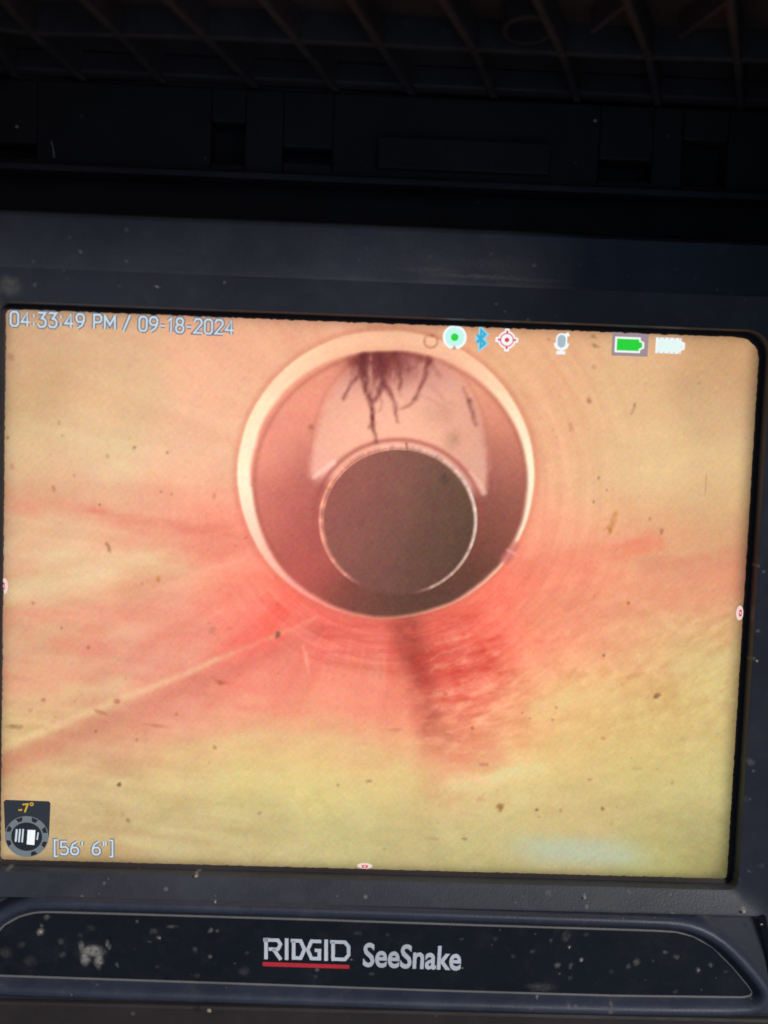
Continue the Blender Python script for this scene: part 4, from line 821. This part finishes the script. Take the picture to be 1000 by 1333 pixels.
ribs = [
    ((-58.28, 23.71), (-57.28, 15.09), (-58.29, -1.46)), ((-52.12, 24.29), (-51.03, 14.07), (-47.41, -2.61)), ((-41.43, 25.29), (-38.80, 14.80), (-35.35, -1.61)), ((-30.35, 26.32), (-26.68, 15.29), (-21.14, -1.85)), ((-17.90, 27.48), (-13.98, 15.36), (-8.64, -1.98)), ((-6.59, 28.54), (-2.41, 15.32), (3.37, -2.77)),
    ((5.07, 29.62), (10.72, 15.18), (16.37, -3.49)), ((16.79, 30.72), (23.14, 15.21), (29.65, -4.20)), ((27.99, 31.76), (35.39, 15.22), (42.31, -4.37)), ((40.65, 32.94), (47.72, 15.74), (55.19, -3.55)), ((53.14, 34.11), (60.13, 16.01), (68.15, -3.69))]
for a, b, c in ribs:
    t = 1.9
    far = (a[0] + (a[0] - b[0]) * t, a[1] + (a[1] - b[1]) * t)
    bar('rib', far, b); bar('rib', b, c)
mid = [r[1] for r in ribs]; low_ = [r[2] for r in ribs]
for i in range(len(ribs) - 1):
    bar('cross_rib', mid[i], mid[i + 1], .6, -.15)
    bar('rim', (low_[i][0], low_[i][1] - .6), (low_[i + 1][0] + .2, low_[i + 1][1] - .6), .95, .2)
    f2 = lambda r: (r[0][0] + (r[0][0] - r[1][0]) * .9, r[0][1] + (r[0][1] - r[1][1]) * .9)
    bar('cross_rib', f2(ribs[i]), f2(ribs[i + 1]), .6, -.15)
for sx in (-1, 1):                                          # unseen deep sides, added to keep the sun off the upper bezel
    bm = bmesh.new(); x0, x1 = sorted((sx * 71.9, sx * 68.6))
    add_hexa(bm, [LP(x0, -2, -4.2), LP(x1, -2, -4.2), LP(x1, 83.5, -4.2), LP(x0, 83.5, -4.2)], [LP(x0, -2, 36), LP(x1, -2, 36), LP(x1, 83.5, 36), LP(x0, 83.5, 36)], .5)
    bm_obj('added_sun_baffle', bm, M_lid, lid)
# round boss in the lattice with two fine braces
bc = (17.53, 20.59)
bm = bmesh.new()
K = 28
rings = [[LP(bc[0] + r_ * math.cos(2 * math.pi * k / K), bc[1] + r_ * 1.15 * math.sin(2 * math.pi * k / K), h) for k in range(K)] for r_, h in ((3.7, -4.1), (3.6, -.9), (3.4, -.7), (3.0, -.8), (2.9, -3.2))]
vs, fs = loft(rings); fs.append(tuple(range(4 * K, 5 * K))); bm.free()
obj('boss', vs, fs, M_lid, lid)
bar('brace', (29.66, 30.93), (26.10, 20.52), .35, -.8, 3.3, M_lid); bar('brace', (41.65, 31.46), (38.20, 20.33), .35, -.8, 3.3, M_lid)
# hinge-side skirt of the lid between rim and hinge housing
bm = bmesh.new()
add_hexa(bm, [LP(-70, -5, -4), LP(70, -5, -4), LP(70, 1.2, -4), LP(-70, 1.2, -4)], [LP(-70, -5, -.6), LP(70, -5, -.6), LP(70, 1.2, -.6), LP(-70, 1.2, -.6)], .4)
bm_obj('lid_skirt', bm, M_lid, lid)

# ------------------------------------------------------------------ crumbs of dry dirt lying on the case
rnd = random.Random(21)
bm = bmesh.new()
for (x, y), z, r_ in (((-23.48, -63.08), 6.55, .42), ((-26.48, -43.49), 2.95, .27), ((58.94, -46.20), 4.5, .3), ((61.82, -48.10), 4.6, .22), ((34.13, -44.98), 3.75, .22), ((34.12, -55.08), 3.7, .2), ((-50.10, -52.69), 3.7, .26), ((-31.75, -53.19), 3.7, .2),
                      ((32.08, -53.02), 3.7, .18), ((-23.16, -46.68), 4.9, .2), ((-57.43, 70.81), -3.7, .35), ((30.70, 74.63), -1, .3), ((-34.22, 46.55), 3.7, .15), ((21.33, 51.59), 4.7, .17), ((58.78, -6.74), 3.8, .22), ((52.62, -56.23), 3.7, .2)):
    g = bmesh.ops.create_icosphere(bm, subdivisions=2, radius=1, matrix=Matrix.Translation((x, y, z - .04)) @ Matrix.Diagonal((r_ * .85, r_ * .72, r_ * .32, 1)))
    for v in g['verts']: v.co += Vector((rnd.uniform(-1, 1), rnd.uniform(-1, 1), rnd.uniform(-1, 1))) * r_ * .16
bm_obj('dirt_crumbs', bm, M_crumb, kind='stuff')
bm = bmesh.new()
a, b = (-52.15, 68.84), (-51.65, 66.34); stroke(bm, [a, ((a[0] + b[0]) / 2 + .1, (a[1] + b[1]) / 2), b], .32, -3.6)
bmesh.ops.solidify(bm, geom=bm.faces[:], thickness=.4); bm_obj('plastic_burr', bm, M_scratch, hinge)
